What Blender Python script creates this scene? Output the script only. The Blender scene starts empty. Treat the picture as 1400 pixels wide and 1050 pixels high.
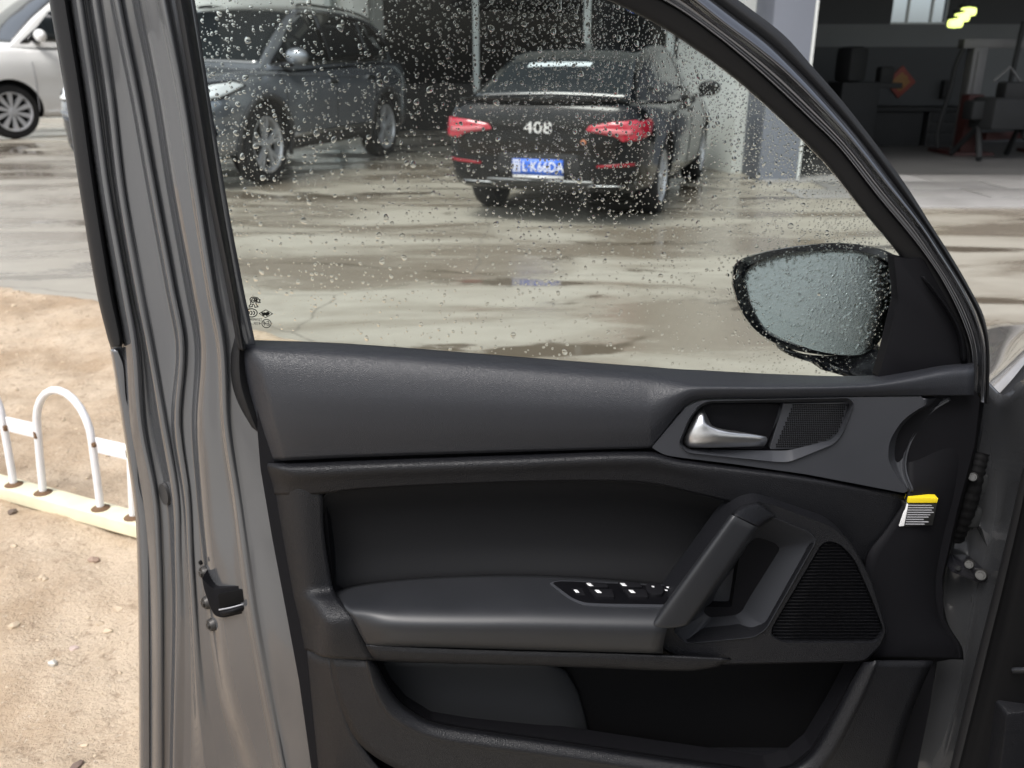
import bpy, bmesh, math, random
import numpy as np
from mathutils import Vector, Matrix, noise
from mathutils.geometry import tessellate_polygon
R = math.radians
random.seed(7)
SC = bpy.context.scene
COL = SC.collection

# ------------------------------------------------------------------ camera
F, CAMH, YH = 1180.0, 1.25, 88.0            # focal length in photo pixels, eye height, horizon row
PITCH = math.atan2(525 - YH, F)
cam_d = bpy.data.cameras.new('camera'); cam = bpy.data.objects.new('camera', cam_d); COL.objects.link(cam)
cam.location = (0, 0, CAMH); cam.rotation_euler = (math.pi/2 - PITCH, 0, 0)
cam_d.sensor_fit = 'HORIZONTAL'; cam_d.sensor_width = 36; cam_d.lens = 36*F/1400
cam_d.clip_start = .02; cam_d.clip_end = 500
cam_d.dof.use_dof = True; cam_d.dof.focus_distance = 1.12; cam_d.dof.aperture_fstop = 7
SC.camera = cam
# ------------------------------------------------------------------ sky, sun, exposure (overcast after rain)
SUN_EL, SUN_AZ = R(58), R(215)              # azimuth measured from +Y towards +X
world = bpy.data.worlds.new('World'); SC.world = world; world.use_nodes = True
nt = world.node_tree; nt.nodes.clear()
sky = nt.nodes.new('ShaderNodeTexSky'); sky.sky_type = 'NISHITA'; sky.sun_disc = False
sky.sun_elevation = SUN_EL; sky.sun_rotation = SUN_AZ; sky.dust_density = 4; sky.air_density = 1.2
hsv = nt.nodes.new('ShaderNodeHueSaturation'); hsv.inputs['Saturation'].default_value = .42
bg = nt.nodes.new('ShaderNodeBackground'); bg.inputs[1].default_value = .15
wo = nt.nodes.new('ShaderNodeOutputWorld')
nt.links.new(sky.outputs[0], hsv.inputs['Color']); nt.links.new(hsv.outputs[0], bg.inputs[0]); nt.links.new(bg.outputs[0], wo.inputs[0])
sun_d = bpy.data.lights.new('sun', 'SUN'); sun_d.energy = 1.4; sun_d.angle = R(25); sun_d.color = (1, .98, .95)
sun = bpy.data.objects.new('sun', sun_d); COL.objects.link(sun)
sdir = Vector((math.sin(SUN_AZ)*math.cos(SUN_EL), math.cos(SUN_AZ)*math.cos(SUN_EL), math.sin(SUN_EL)))
sun.rotation_euler = sdir.to_track_quat('Z', 'Y').to_euler(); sun.location = sdir*30
SC.view_settings.view_transform = 'Standard'; SC.view_settings.look = 'None'; SC.view_settings.gamma = 1
SC.view_settings.exposure = .85
SC.cycles.use_denoising = True; SC.cycles.max_bounces = 14; SC.cycles.transmission_bounces = 14; SC.cycles.transparent_max_bounces = 16
SC.cycles.caustics_reflective = False; SC.cycles.caustics_refractive = False; SC.cycles.sample_clamp_indirect = 6

# ------------------------------------------------------------------ picture <-> place
CP, SP = math.cos(PITCH), math.sin(PITCH)
D = 1.00                                    # metres from the eye to the door's inner face
def ray(px, py):
    a, b = (px-700)/F, (525-py)/F
    return Vector((a, CP + b*SP, -SP + b*CP))
def at(px, py, Y):                          # point on the upright plane at distance Y
    r = ray(px, py); t = Y/r.y
    return Vector((r.x*t, Y, CAMH + r.z*t))
def P(px, py, d=0.0): return at(px, py, D-d)   # d: metres towards the viewer from the door's inner face
def G(px, py, z=0.0):
    r = ray(px, py); t = (z-CAMH)/r.z
    return Vector((r.x*t, r.y*t, z))

# ------------------------------------------------------------------ materials
def mat(name, col, rough=.5, metal=0, coat=0, spec=.5, bump=None, var=None, emit=None, coatr=.05):
    m = bpy.data.materials.new(name); m.use_nodes = True
    n = m.node_tree.nodes; l = m.node_tree.links; b = n['Principled BSDF']
    b.inputs['Base Color'].default_value = (*col, 1); b.inputs['Roughness'].default_value = rough
    b.inputs['Metallic'].default_value = metal; b.inputs['Coat Weight'].default_value = coat
    b.inputs['Coat Roughness'].default_value = coatr; b.inputs['Specular IOR Level'].default_value = spec
    tc = n.new('ShaderNodeTexCoord')
    if var:
        s, amt = var
        t = n.new('ShaderNodeTexNoise'); t.inputs['Scale'].default_value = s; t.inputs['Detail'].default_value = 5
        l.new(tc.outputs['Object'], t.inputs['Vector'])
        mx = n.new('ShaderNodeMix'); mx.data_type = 'RGBA'
        mx.inputs['A'].default_value = (*[c*(1-amt) for c in col], 1); mx.inputs['B'].default_value = (*[min(1, c*(1+amt)) for c in col], 1)
        l.new(t.outputs['Fac'], mx.inputs['Factor']); l.new(mx.outputs['Result'], b.inputs['Base Color'])
        mr = n.new('ShaderNodeMapRange'); mr.inputs['To Min'].default_value = max(.02, rough*(1-amt*.6)); mr.inputs['To Max'].default_value = rough*(1+amt*.6)
        l.new(t.outputs['Fac'], mr.inputs['Value']); l.new(mr.outputs['Result'], b.inputs['Roughness'])
    if bump:
        kind, s, st, dist = bump
        if kind == 'grain':
            t = n.new('ShaderNodeTexVoronoi'); t.feature = 'DISTANCE_TO_EDGE'; t.inputs['Scale'].default_value = s; o = t.outputs['Distance']
        else:
            t = n.new('ShaderNodeTexNoise'); t.inputs['Scale'].default_value = s; t.inputs['Detail'].default_value = 8; t.inputs['Roughness'].default_value = .66; o = t.outputs['Fac']
        l.new(tc.outputs['Object'], t.inputs['Vector'])
        bp = n.new('ShaderNodeBump'); bp.inputs['Strength'].default_value = st; bp.inputs['Distance'].default_value = dist
        l.new(o, bp.inputs['Height']); l.new(bp.outputs[0], b.inputs['Normal'])
    if emit:
        b.inputs['Emission Color'].default_value = (*emit[0], 1); b.inputs['Emission Strength'].default_value = emit[1]
    return m
def thin_glass(name, tint, gloss=.06, rough=.0):
    m = bpy.data.materials.new(name); m.use_nodes = True; n = m.node_tree.nodes; l = m.node_tree.links; n.clear()
    tr = n.new('ShaderNodeBsdfTransparent'); tr.inputs[0].default_value = (*tint, 1)
    gl = n.new('ShaderNodeBsdfGlossy'); gl.inputs['Roughness'].default_value = rough
    fr = n.new('ShaderNodeFresnel'); fr.inputs[0].default_value = 1.25
    mx = n.new('ShaderNodeMixShader'); o = n.new('ShaderNodeOutputMaterial')
    l.new(fr.outputs[0], mx.inputs[0]); l.new(tr.outputs[0], mx.inputs[1]); l.new(gl.outputs[0], mx.inputs[2]); l.new(mx.outputs[0], o.inputs[0])
    return m
M = {}
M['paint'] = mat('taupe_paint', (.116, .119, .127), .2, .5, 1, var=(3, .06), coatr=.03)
M['pad'] = mat('grained_soft_trim', (.019, .0203, .025), .40, spec=.45, bump=('grain', 560, .65, .0009))
M['card'] = mat('grained_hard_trim', (.0065, .0068, .0086), .44, spec=.34, bump=('grain', 400, .8, .0011), var=(9, .12))
M['satin'] = mat('satin_grey_trim', (.036, .038, .044), .34, spec=.5, bump=('noise', 900, .08, .0003), var=(25, .08))
M['vinyl'] = mat('smooth_vinyl', (.017, .018, .021), .42, spec=.46, bump=('noise', 350, .12, .0005), var=(14, .2))
M['insert'] = mat('dark_insert_cloth', (.0095, .0097, .011), .6, spec=.25, bump=('grain', 1200, .2, .0003))
M['black'] = mat('black_plastic', (.006, .006, .0075), .6, spec=.14, bump=('noise', 600, .1, .0003))
M['gloss'] = mat('gloss_black', (.014, .014, .017), .16, spec=.6)
M['frame'] = mat('satin_black_frame', (.008, .0085, .011), .12, spec=.75)
M['tube'] = mat('dark_metallic_frame', (.15, .155, .17), .14, .9)
M['rubber'] = mat('rubber', (.010, .010, .011), .6, spec=.3, bump=('noise', 300, .2, .0006))
M['pit'] = mat('near_black_plastic', (.003, .003, .0035), .7, spec=.15)  # near black; shade of holes and recesses is put into this colour
M['pocket'] = mat('lit_pocket_wall', (.020, .021, .023), .6, spec=.25)  # lighter tone for the lit part of the pocket's back wall
M['chrome'] = mat('satin_chrome', (.62, .63, .65), .36, 1, bump=('noise', 500, .04, .0002))
M['steel'] = mat('zinc_steel', (.09, .088, .085), .32, .7, var=(120, .3))
M['white'] = mat('white_print', (.75, .75, .76), .5)
M['grey_print'] = mat('grey_print', (.30, .30, .32), .6)
M['yellow'] = mat('yellow_print', (.72, .55, .02), .4)
M['ink'] = mat('black_ink', (.01, .01, .01), .5)
M['glass'] = thin_glass('door_glass', (.945, .972, .958))
M['drop'] = bpy.data.materials.new('rain_water'); M['drop'].use_nodes = True
_n = M['drop'].node_tree.nodes; _n.clear(); _g = _n.new('ShaderNodeBsdfGlass'); _g.inputs['IOR'].default_value = 1.33; _g.inputs['Roughness'].default_value = 0
_o = _n.new('ShaderNodeOutputMaterial'); M['drop'].node_tree.links.new(_g.outputs[0], _o.inputs[0])

# ------------------------------------------------------------------ builders
def link(name, me, m=None, parent=None, sharp=35):
    o = bpy.data.objects.new(name, me); COL.objects.link(o)
    if m is not None and not me.materials: me.materials.append(m)
    if parent: o.parent = parent
    if sharp is not None and len(me.polygons):
        me.shade_smooth(); me.set_sharp_from_angle(angle=R(sharp))
    return o
def mesh(name, v, f, m=None, parent=None, sharp=35):
    me = bpy.data.meshes.new(name); me.from_pydata([tuple(p) for p in v], [], f); me.validate(); me.update()
    return link(name, me, m, parent, sharp)
def bm_obj(name, bm, m, parent=None, sharp=35):
    bmesh.ops.recalc_face_normals(bm, faces=bm.faces)
    me = bpy.data.meshes.new(name); bm.to_mesh(me); bm.free()
    return link(name, me, m, parent, sharp)
def tag(o, label, cat=None, group=None, kind=None):
    o['label'] = label
    if cat: o['category'] = cat
    if group: o['group'] = group
    if kind: o['kind'] = kind
    return o
def empty(name, loc=(0, 0, 0), rz=0):
    o = bpy.data.objects.new(name, None); COL.objects.link(o); o.location = loc; o.rotation_euler = (0, 0, rz); o.empty_display_size = .1
    return o
def cr(pts, n):                              # Catmull-Rom through points, n steps a segment
    pts = [Vector(p) for p in pts]; out = []
    for i in range(len(pts)-1):
        p1, p2 = pts[i], pts[i+1]
        p0 = pts[i-1] if i else p1*2-p2
        p3 = pts[i+2] if i+2 < len(pts) else p2*2-p1
        l1 = max((p2-p1).length, 1e-6)
        m1 = (p2-p0)*(l1/max((p2-p1).length+(p1-p0).length, 1e-6)); m2 = (p3-p1)*(l1/max((p3-p2).length+(p2-p1).length, 1e-6))
        for k in range(n):
            t = k/n; t2 = t*t; t3 = t2*t
            out.append(p1*(2*t3-3*t2+1) + m1*(t3-2*t2+t) + p2*(-2*t3+3*t2) + m2*(t3-t2))
    out.append(pts[-1]); return out
def grid_mesh(name, g, m, parent, sharp=50, closed_u=False):
    nr, nc = len(g), len(g[0]); v = [p for r in g for p in r]; f = []
    for i in range(nr-1):
        for j in range(nc if closed_u else nc-1):
            a = i*nc+j; b = i*nc+(j+1) % nc
            f.append((a, b, b+nc, a+nc))
    return mesh(name, v, f, m, parent, sharp)
def loft(name, rows, m, parent=None, nu=4, nv=4, thick=.004, px=True, sharp=50):
    """Smooth skin through rows of control points (photo column, photo row, depth), backed by a real thickness."""
    rows = [[P(*p) if px else Vector(p) for p in r] for r in rows]
    rr = [cr(r, nu) for r in rows]
    cols = [cr([r[j] for r in rr], nv) for j in range(len(rr[0]))]
    g = [[c[i] for c in cols] for i in range(len(cols[0]))]
    o = grid_mesh(name, g, m, parent, sharp)
    if thick:
        c = sum((p.normal.y*p.area for p in o.data.polygons), 0.0)
        md = o.modifiers.new('thickness', 'SOLIDIFY'); md.thickness = thick; md.offset = -1 if c < 0 else 1
        md.use_rim = True
    return o
def rpoly(pts, r=4, n=4):
    """Closed outline with rounded corners; a point may carry its own radius."""
    out = []; k = len(pts)
    for i in range(k):
        p = Vector(pts[i][:2]); a = Vector(pts[i-1][:2]); b = Vector(pts[(i+1) % k][:2]); rad = pts[i][2] if len(pts[i]) > 2 else r
        da, db = a-p, b-p; rad = min(rad, da.length*.45, db.length*.45)
        if rad < .01: out.append(p); continue
        s = p+da.normalized()*rad; e = p+db.normalized()*rad
        for q in range(n+1):
            t = q/n; out.append(s*(1-t)**2 + p*2*t*(1-t) + e*t*t)
    return out
def prism(name, pts, d0, d1, m, parent=None, bevel=.002, r=4, seg=2, holes=(), raw=False, sharp=40):
    """Plate with the outline pts (photo pixels), from depth d0 (far) to d1 (near), its near edge rounded off."""
    loops = [pts if raw else rpoly(pts, r)] + [h if raw else rpoly(h, r) for h in holes]
    L3 = [[P(p[0], p[1], d1) for p in lp] for lp in loops]
    bm = bmesh.new()
    if not holes:
        vf = [bm.verts.new(p) for p in L3[0]]; vb = [bm.verts.new((p.x, D-d0, p.z)) for p in L3[0]]
        ff = bm.faces.new(vf); bm.faces.new(vb[::-1]); n = len(vf)
        for i in range(n): bm.faces.new((vf[i], vb[i], vb[(i+1) % n], vf[(i+1) % n]))
        bmesh.ops.recalc_face_normals(bm, faces=bm.faces)
        if bevel: bmesh.ops.bevel(bm, geom=list(ff.edges), offset=bevel, segments=seg, profile=.6, affect='EDGES', clamp_overlap=True)
    else:
        tris = tessellate_polygon([[Vector((p.x, p.z, 0)) for p in lp] for lp in L3])
        flat = [p for lp in L3 for p in lp]
        vf = [bm.verts.new(p) for p in flat]; vb = [bm.verts.new((p.x, D-d0, p.z)) for p in flat]
        for t in tris:
            try: bm.faces.new([vf[i] for i in t]); bm.faces.new([vb[i] for i in t][::-1])
            except ValueError: pass
        s = 0
        for lp in L3:
            n = len(lp)
            for i in range(n): bm.faces.new((vf[s+i], vb[s+i], vb[s+(i+1) % n], vf[s+(i+1) % n]))
            s += n
    return bm_obj(name, bm, m, parent, sharp)
def sweep(name, path, rad, m, parent=None, n=10, closed=False, cap=True):
    """Round tube through 3-D points; rad may be a list."""
    k = len(path); v = []; f = []; up = None
    for i, p in enumerate(path):
        t = ((path[(i+1) % k] if closed or i+1 < k else p) - (path[i-1] if closed or i else p)).normalized()
        if up is None: up = t.orthogonal().normalized()
        up = (up - t*up.dot(t)).normalized(); s = t.cross(up); rr = rad[i] if isinstance(rad, (list, tuple)) else rad
        v += [p + (up*math.cos(a)+s*math.sin(a))*rr for a in [2*math.pi*q/n for q in range(n)]]
    for i in range(k if closed else k-1):
        for q in range(n):
            a, b = i*n+q, i*n+(q+1) % n; c = ((i+1) % k)*n
            f.append((a, b, c+(q+1) % n, c+q))
    if cap and not closed: f += [tuple(range(n))[::-1], tuple((k-1)*n+q for q in range(n))]
    return mesh(name, v, f, m, parent, 60)
def box(bm, c, s, rz=0, bev=0):
    g = bmesh.ops.create_cube(bm, size=1, matrix=Matrix.Translation(Vector(c)) @ Matrix.Rotation(rz, 4, 'Z') @ Matrix.Diagonal((*s, 1)))
    if bev:
        es = list({e for vv in g['verts'] for e in vv.link_edges})
        bmesh.ops.bevel(bm, geom=es, offset=bev, segments=2, profile=.6, affect='EDGES')
def box_obj(name, c, s, m, parent=None, rz=0, bev=.004):
    bm = bmesh.new(); box(bm, c, s, rz, bev); return bm_obj(name, bm, m, parent)
def lathe(name, prof, m, parent=None, n=32, axis='Y', loc=(0, 0, 0), sharp=35, cap=True):
    """Solid of revolution: prof = (radius, height) pairs along the axis."""
    v = []; f = []
    for r, h in prof:
        for q in range(n):
            a = 2*math.pi*q/n; c, s = r*math.cos(a), r*math.sin(a)
            v.append(Vector((c, h, s) if axis == 'Y' else ((c, s, h) if axis == 'Z' else (h, c, s))) + Vector(loc))
    k = len(prof)
    for i in range(k-1):
        for q in range(n): f.append((i*n+q, i*n+(q+1) % n, (i+1)*n+(q+1) % n, (i+1)*n+q))
    if cap: f += [tuple(range(n))[::-1], tuple((k-1)*n+q for q in range(n))]
    bm = bmesh.new(); vs = [bm.verts.new(p) for p in v]
    for q in f: bm.faces.new([vs[i] for i in q])
    return bm_obj(name, bm, m, parent, sharp)
def text_obj(name, body, size, m, parent, mw, extrude=.0006, sx=1):
    cu = bpy.data.curves.new(name, 'FONT'); cu.body = body; cu.size = size; cu.extrude = extrude; cu.align_x = 'CENTER'; cu.align_y = 'CENTER'; cu.resolution_u = 3
    t = bpy.data.objects.new(name, cu); COL.objects.link(t)
    dg = bpy.context.evaluated_depsgraph_get(); me = bpy.data.meshes.new_from_object(t.evaluated_get(dg))
    bpy.data.objects.remove(t); bpy.data.curves.remove(cu)
    me.transform(mw @ Matrix.Diagonal((sx, 1, 1, 1)))
    return link(name, me, m, parent, None)
def pchip(keys):
    xs = np.array([k[0] for k in keys], float); ys = np.array([k[1] for k in keys], float)
    h = np.diff(xs); dl = np.diff(ys)/h; d = np.zeros(len(xs)); d[0] = dl[0]; d[-1] = dl[-1]
    for i in range(1, len(xs)-1):
        if dl[i-1]*dl[i] > 0:
            w1, w2 = 2*h[i]+h[i-1], h[i]+2*h[i-1]; d[i] = (w1+w2)/(w1/dl[i-1]+w2/dl[i])
    def fn(x):
        x = min(max(x, xs[0]), xs[-1]); i = min(int(np.searchsorted(xs, x, side='right'))-1, len(h)-1); i = max(i, 0)
        t = (x-xs[i])/h[i]
        return float(ys[i]*(1+2*t)*(1-t)**2 + d[i]*h[i]*t*(1-t)**2 + ys[i+1]*t*t*(3-2*t) + d[i+1]*h[i]*t*t*(t-1))
    return fn
# ================================================================== THE SETTING
def ground_mat(name):
    """Rain-washed concrete: dry cream, damp streaks, a few glossy puddles, fine grit and hairline cracks."""
    m = bpy.data.materials.new(name); m.use_nodes = True
    n = m.node_tree.nodes; l = m.node_tree.links; b = n['Principled BSDF']
    tc = n.new('ShaderNodeTexCoord')
    def nz(scale, detail, rough=.5, dist=0, sx=1, sy=1, rot=0, off=0):
        mp = n.new('ShaderNodeMapping'); mp.inputs['Scale'].default_value = (sx, sy, 1); mp.inputs['Rotation'].default_value = (0, 0, R(rot)); mp.inputs['Location'].default_value = (off, off*.7, 0)
        l.new(tc.outputs['Object'], mp.inputs[0]); t = n.new('ShaderNodeTexNoise'); t.inputs['Scale'].default_value = scale; t.inputs['Detail'].default_value = detail; t.inputs['Roughness'].default_value = rough; t.inputs['Distortion'].default_value = dist
        l.new(mp.outputs[0], t.inputs['Vector']); return t.outputs['Fac']
    def ramp(src, a, c):
        r = n.new('ShaderNodeMapRange'); r.inputs['From Min'].default_value = a; r.inputs['From Max'].default_value = c; r.interpolation_type = 'SMOOTHSTEP'; l.new(src, r.inputs['Value']); return r.outputs['Result']
    def mix(f, a, c):
        x = n.new('ShaderNodeMix'); x.data_type = 'RGBA'; l.new(f, x.inputs['Factor'])
        for k, v in (('A', a), ('B', c)):
            if isinstance(v, tuple): x.inputs[k].default_value = (*v, 1)
            else: l.new(v, x.inputs[k])
        return x.outputs['Result']
    def math_(op, a, c):
        x = n.new('ShaderNodeMath'); x.operation = op
        for i, v in enumerate((a, c)):
            if isinstance(v, (int, float)): x.inputs[i].default_value = v
            else: l.new(v, x.inputs[i])
        return x.outputs[0]
    grit = nz(60, 10, .65); fine = nz(9, 9, .6)
    damp = ramp(nz(1.6, 10, .60, .55, .27, .80, 7), .40, .60)
    pud = ramp(nz(1.25, 8, .60, .5, .30, .95, 5, 31), .385, .425)       # 0 inside a puddle
    dry = mix(fine, (.255, .238, .20), (.385, .36, .305)); dry = mix(ramp(grit, .30, .75), dry, (.31, .29, .248))
    wet = mix(nz(.6, 4), (.15, .128, .10), (.25, .215, .17))
    col = mix(damp, wet, dry); col = mix(pud, (.115, .095, .072), col)
    vo = n.new('ShaderNodeTexVoronoi'); vo.feature = 'DISTANCE_TO_EDGE'; vo.inputs['Scale'].default_value = .38
    wp = n.new('ShaderNodeMix'); wp.data_type = 'VECTOR'; wp.inputs['Factor'].default_value = .16
    nv = n.new('ShaderNodeTexNoise'); nv.inputs['Scale'].default_value = 2.5; nv.inputs['Detail'].default_value = 6; l.new(tc.outputs['Object'], nv.inputs['Vector'])
    l.new(tc.outputs['Object'], wp.inputs['A']); l.new(nv.outputs['Color'], wp.inputs['B']); l.new(wp.outputs['Result'], vo.inputs['Vector'])
    crack = ramp(vo.outputs['Distance'], .0005, .003); col = mix(crack, (.17, .155, .13), col)
    l.new(col, b.inputs['Base Color'])
    rr = math_('ADD', math_('MULTIPLY', damp, .36), .15); rr = math_('MULTIPLY', rr, math_('ADD', math_('MULTIPLY', pud, .86), .14)); l.new(rr, b.inputs['Roughness'])
    bp = n.new('ShaderNodeBump'); bp.inputs['Distance'].default_value = .006; l.new(math_('MULTIPLY', pud, .35), bp.inputs['Strength']); l.new(math_('ADD', fine, math_('MULTIPLY', grit, .5)), bp.inputs['Height']); l.new(bp.outputs[0], b.inputs['Normal'])
    return m
M['yard'] = ground_mat('wet_concrete')
def dirt_mat():
    m = mat('sandy_dirt', (.48, .39, .295), .92, spec=.10, bump=('noise', 75, .9, .013)); n = m.node_tree.nodes; l = m.node_tree.links; b = n['Principled BSDF']; tc = n.new('ShaderNodeTexCoord')
    def nz(s, d, r=.6, off=0):
        mp = n.new('ShaderNodeMapping'); mp.inputs['Location'].default_value = (off, off, 0); l.new(tc.outputs['Object'], mp.inputs[0])
        t = n.new('ShaderNodeTexNoise'); t.inputs['Scale'].default_value = s; t.inputs['Detail'].default_value = d; t.inputs['Roughness'].default_value = r; l.new(mp.outputs[0], t.inputs['Vector']); return t.outputs['Fac']
    def mix(f, a, c, lo, hi):
        mr = n.new('ShaderNodeMapRange'); mr.inputs['From Min'].default_value = lo; mr.inputs['From Max'].default_value = hi; l.new(f, mr.inputs['Value'])
        x = n.new('ShaderNodeMix'); x.data_type = 'RGBA'; l.new(mr.outputs['Result'], x.inputs['Factor'])
        for k, v in (('A', a), ('B', c)):
            if isinstance(v, tuple): x.inputs[k].default_value = (*v, 1)
            else: l.new(v, x.inputs[k])
        return x.outputs['Result']
    c = mix(nz(1.6, 5), (.36, .27, .185), (.52, .42, .315), .40, .58)      # damp brown to dry pale sand
    c = mix(nz(30, 8, .7), (.27, .20, .14), c, .30, .46)                    # dark clods
    c = mix(nz(95, 6, .7, 5), c, (.62, .54, .44), .58, .74)                 # pale grit
    l.new(c, b.inputs['Base Color']); return m
M['dirt'] = dirt_mat()
M['pebble'] = mat('pebble', (.45, .36, .26), .8, var=(40, .35))
yard = mesh('yard', [(-120, -60, 0), (120, -60, 0), (120, 160, 0), (-120, 160, 0)], [(0, 1, 2, 3)], M['yard'], None, None)
tag(yard, 'wet pale concrete yard with dark damp streaks', kind='structure')

# sandy ground on the near side of the yard's broken edge
LN = [(-9, 7.6)] + [(G(*q).x, G(*q).y) for q in ((0, 385), (140, 405), (345, 447), (560, 494))] + [(1.4, 2.9), (4, 1.6)]
def edge_y(x):
    for a, b in zip(LN, LN[1:]):
        if x <= b[0] or b is LN[-1]: return a[1] + (b[1]-a[1])*(x-a[0])/(b[0]-a[0])
def dirt_z(x, y):
    e = edge_y(x) + .10*noise.noise((x*1.6, y*1.6, 3)) + .05*noise.noise((x*7, y*7, 9)) - y
    h = .022 + .030*noise.noise((x*1.1, y*1.1, 0)) + .020*noise.noise((x*5, y*5, 1)) + .009*noise.noise((x*17, y*17, 2)) + .008*abs(noise.noise((x*33, y*33, 5)))
    e = min(e, (y-.35)*1.0 + .1*noise.noise((x*3, y*3, 4)), (-.30-x) + .1*noise.noise((x*3, y*3, 6)))  # dirt cut short here so unseen concrete bounces neutral light
    k = min(1, max(0, e/.14)); return -.03 + (max(h, .004)+.03)*k
xs = list(np.arange(-8, -3.4, .12)) + list(np.arange(-3.4, -.3, .016)) + list(np.arange(-.3, 3.5, .12))
ys = list(np.arange(-2.5, 1.0, .12)) + list(np.arange(1.0, 5.9, .024)) + list(np.arange(5.9, 8, .15))
vv = [(x, y, dirt_z(x, y)) for y in ys for x in xs]; nx = len(xs)
ff = [(j*nx+i, j*nx+i+1, (j+1)*nx+i+1, (j+1)*nx+i) for j in range(len(ys)-1) for i in range(nx-1)]
dirt = mesh('dirt_ground', vv, ff, M['dirt'], None, 180)
tag(dirt, 'bare sandy ground with small clods beside the concrete', kind='structure')
def pebble_bm(bm, c, s, seed):
    rnd = random.Random(seed)
    g = bmesh.ops.create_icosphere(bm, subdivisions=1, radius=1, matrix=Matrix.Translation(c) @ Matrix.Rotation(rnd.random()*6, 4, 'Z') @ Matrix.Diagonal((s*rnd.uniform(.8, 1.4), s*rnd.uniform(.7, 1), s*rnd.uniform(.4, .7), 1)))
    for v in g['verts']: v.co += Vector((rnd.uniform(-1, 1), rnd.uniform(-1, 1), rnd.uniform(-1, 1)))*s*.16
bm = bmesh.new()
for i in range(4200):
    x, y = random.uniform(-3.3, -.45), random.uniform(1.0, 5.2)
    if noise.noise((x*1.5, y*1.5, 7)) < random.uniform(-.5, .45): continue
    if y > edge_y(x)-.1: continue
    s = .002 + .011*random.random()**4
    pebble_bm(bm, Vector((x, y, dirt_z(x, y)+s*.15)), s, i)
peb = bm_obj('pebbles', bm, M['pebble'], None, 25); tag(peb, 'scattered small pebbles and clods on the sandy ground', 'pebbles', kind='stuff')
for i, (px, py, s, lab) in enumerate(((72, 905, .013, 'small pale stone lying alone on sand at the bottom left'), (18, 701, .016, 'dark clod of earth just below the white rail'), (128, 763, .017, 'flat brownish stone on sand below the white fence'), (100, 880, .011, 'pinkish pebble above the pale stone on the sand'), (105, 1042, .012, 'dark pebble on sand at the bottom edge'))):
    g = G(px, py, .03); bm = bmesh.new(); pebble_bm(bm, Vector((0, 0, 0)), s, 900+i)
    o = bm_obj('stone', bm, mat('stone_%d' % i, ((.5, .47, .42), (.12, .09, .07), (.28, .2, .15), (.42, .33, .29), (.14, .1, .08))[i], .8, var=(60, .2)), None, 30)
    o.location = (g.x, g.y, dirt_z(g.x, g.y)+s*.25); tag(o, lab, 'stone', 'loose stones on the sand')

# ------------------------------------------------------------------ workshop behind the yard
M['wall_w'] = mat('white_render', (.62, .64, .62), .8, bump=('noise', 30, .2, .004), var=(2, .10))
M['wall_b'] = mat('blue_grey_render', (.155, .168, .20), .75, bump=('noise', 30, .2, .004), var=(3, .10))
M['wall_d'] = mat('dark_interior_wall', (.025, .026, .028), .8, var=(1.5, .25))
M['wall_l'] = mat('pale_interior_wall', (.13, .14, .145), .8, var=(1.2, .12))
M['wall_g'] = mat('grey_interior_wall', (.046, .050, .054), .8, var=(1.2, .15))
M['floor_i'] = mat('workshop_floor', (.07, .069, .068), .5, var=(.8, .35))
M['post'] = mat('pale_door_post', (.55, .60, .60), .5, var=(4, .1))
M['conc'] = mat('slab_concrete', (.33, .325, .32), .6, bump=('noise', 40, .3, .004), var=(1.3, .28))
M['dkmetal'] = mat('dark_metal', (.020, .021, .022), .7, spec=.2, var=(5, .3))
M['lamp'] = mat('lamp_glow', (.8, .8, .5), .5, emit=((.80, .95, .22), 1.2))
M['win'] = thin_glass('window_glass', (.85, .9, .95), .05, .1)
PX, PY = G(1036, 247).x, G(1036, 247).y        # left front foot of the pillar
WS = empty('workshop', (0, 0, 0)); tag(WS, 'workshop building with open dark bays, white wall and blue-grey pillar behind the cars', 'building')
HB = 6.2
def slab_wall(name, a, b, z0, z1, t, m, parent):     # upright wall between two plan points
    a, b = Vector((*a, 0)), Vector((*b, 0)); c = (a+b)/2; L = (b-a).length; rz = math.atan2(b.y-a.y, b.x-a.x)
    return box_obj(name, (c.x, c.y, (z0+z1)/2), (L, t, z1-z0), m, parent, rz, 0)
def gx(px, Y, z=0): return at(px, 200, Y).x*1.0
BY = 15.2                                       # back wall of the right bay
# pillar at the corner of the open bay
XL, XR = PX, PX+.44
box_obj('pillar', ((XL+XR)/2, PY+.4, HB/2), (XR-XL, .8, HB), M['wall_b'], WS, 0, .01)
box_obj('corner_strip', (XR+.016, PY+.39, HB/2), (.03, .8, HB), M['wall_w'], WS, 0, .004)
# the white wall running back from the pillar to the dark bay
WX, WY = gx(930, 12.6), 12.6
slab_wall('white_wall', (XL-.02, PY+.75), (WX, WY), 0, HB, .25, M['wall_w'], WS)
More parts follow.
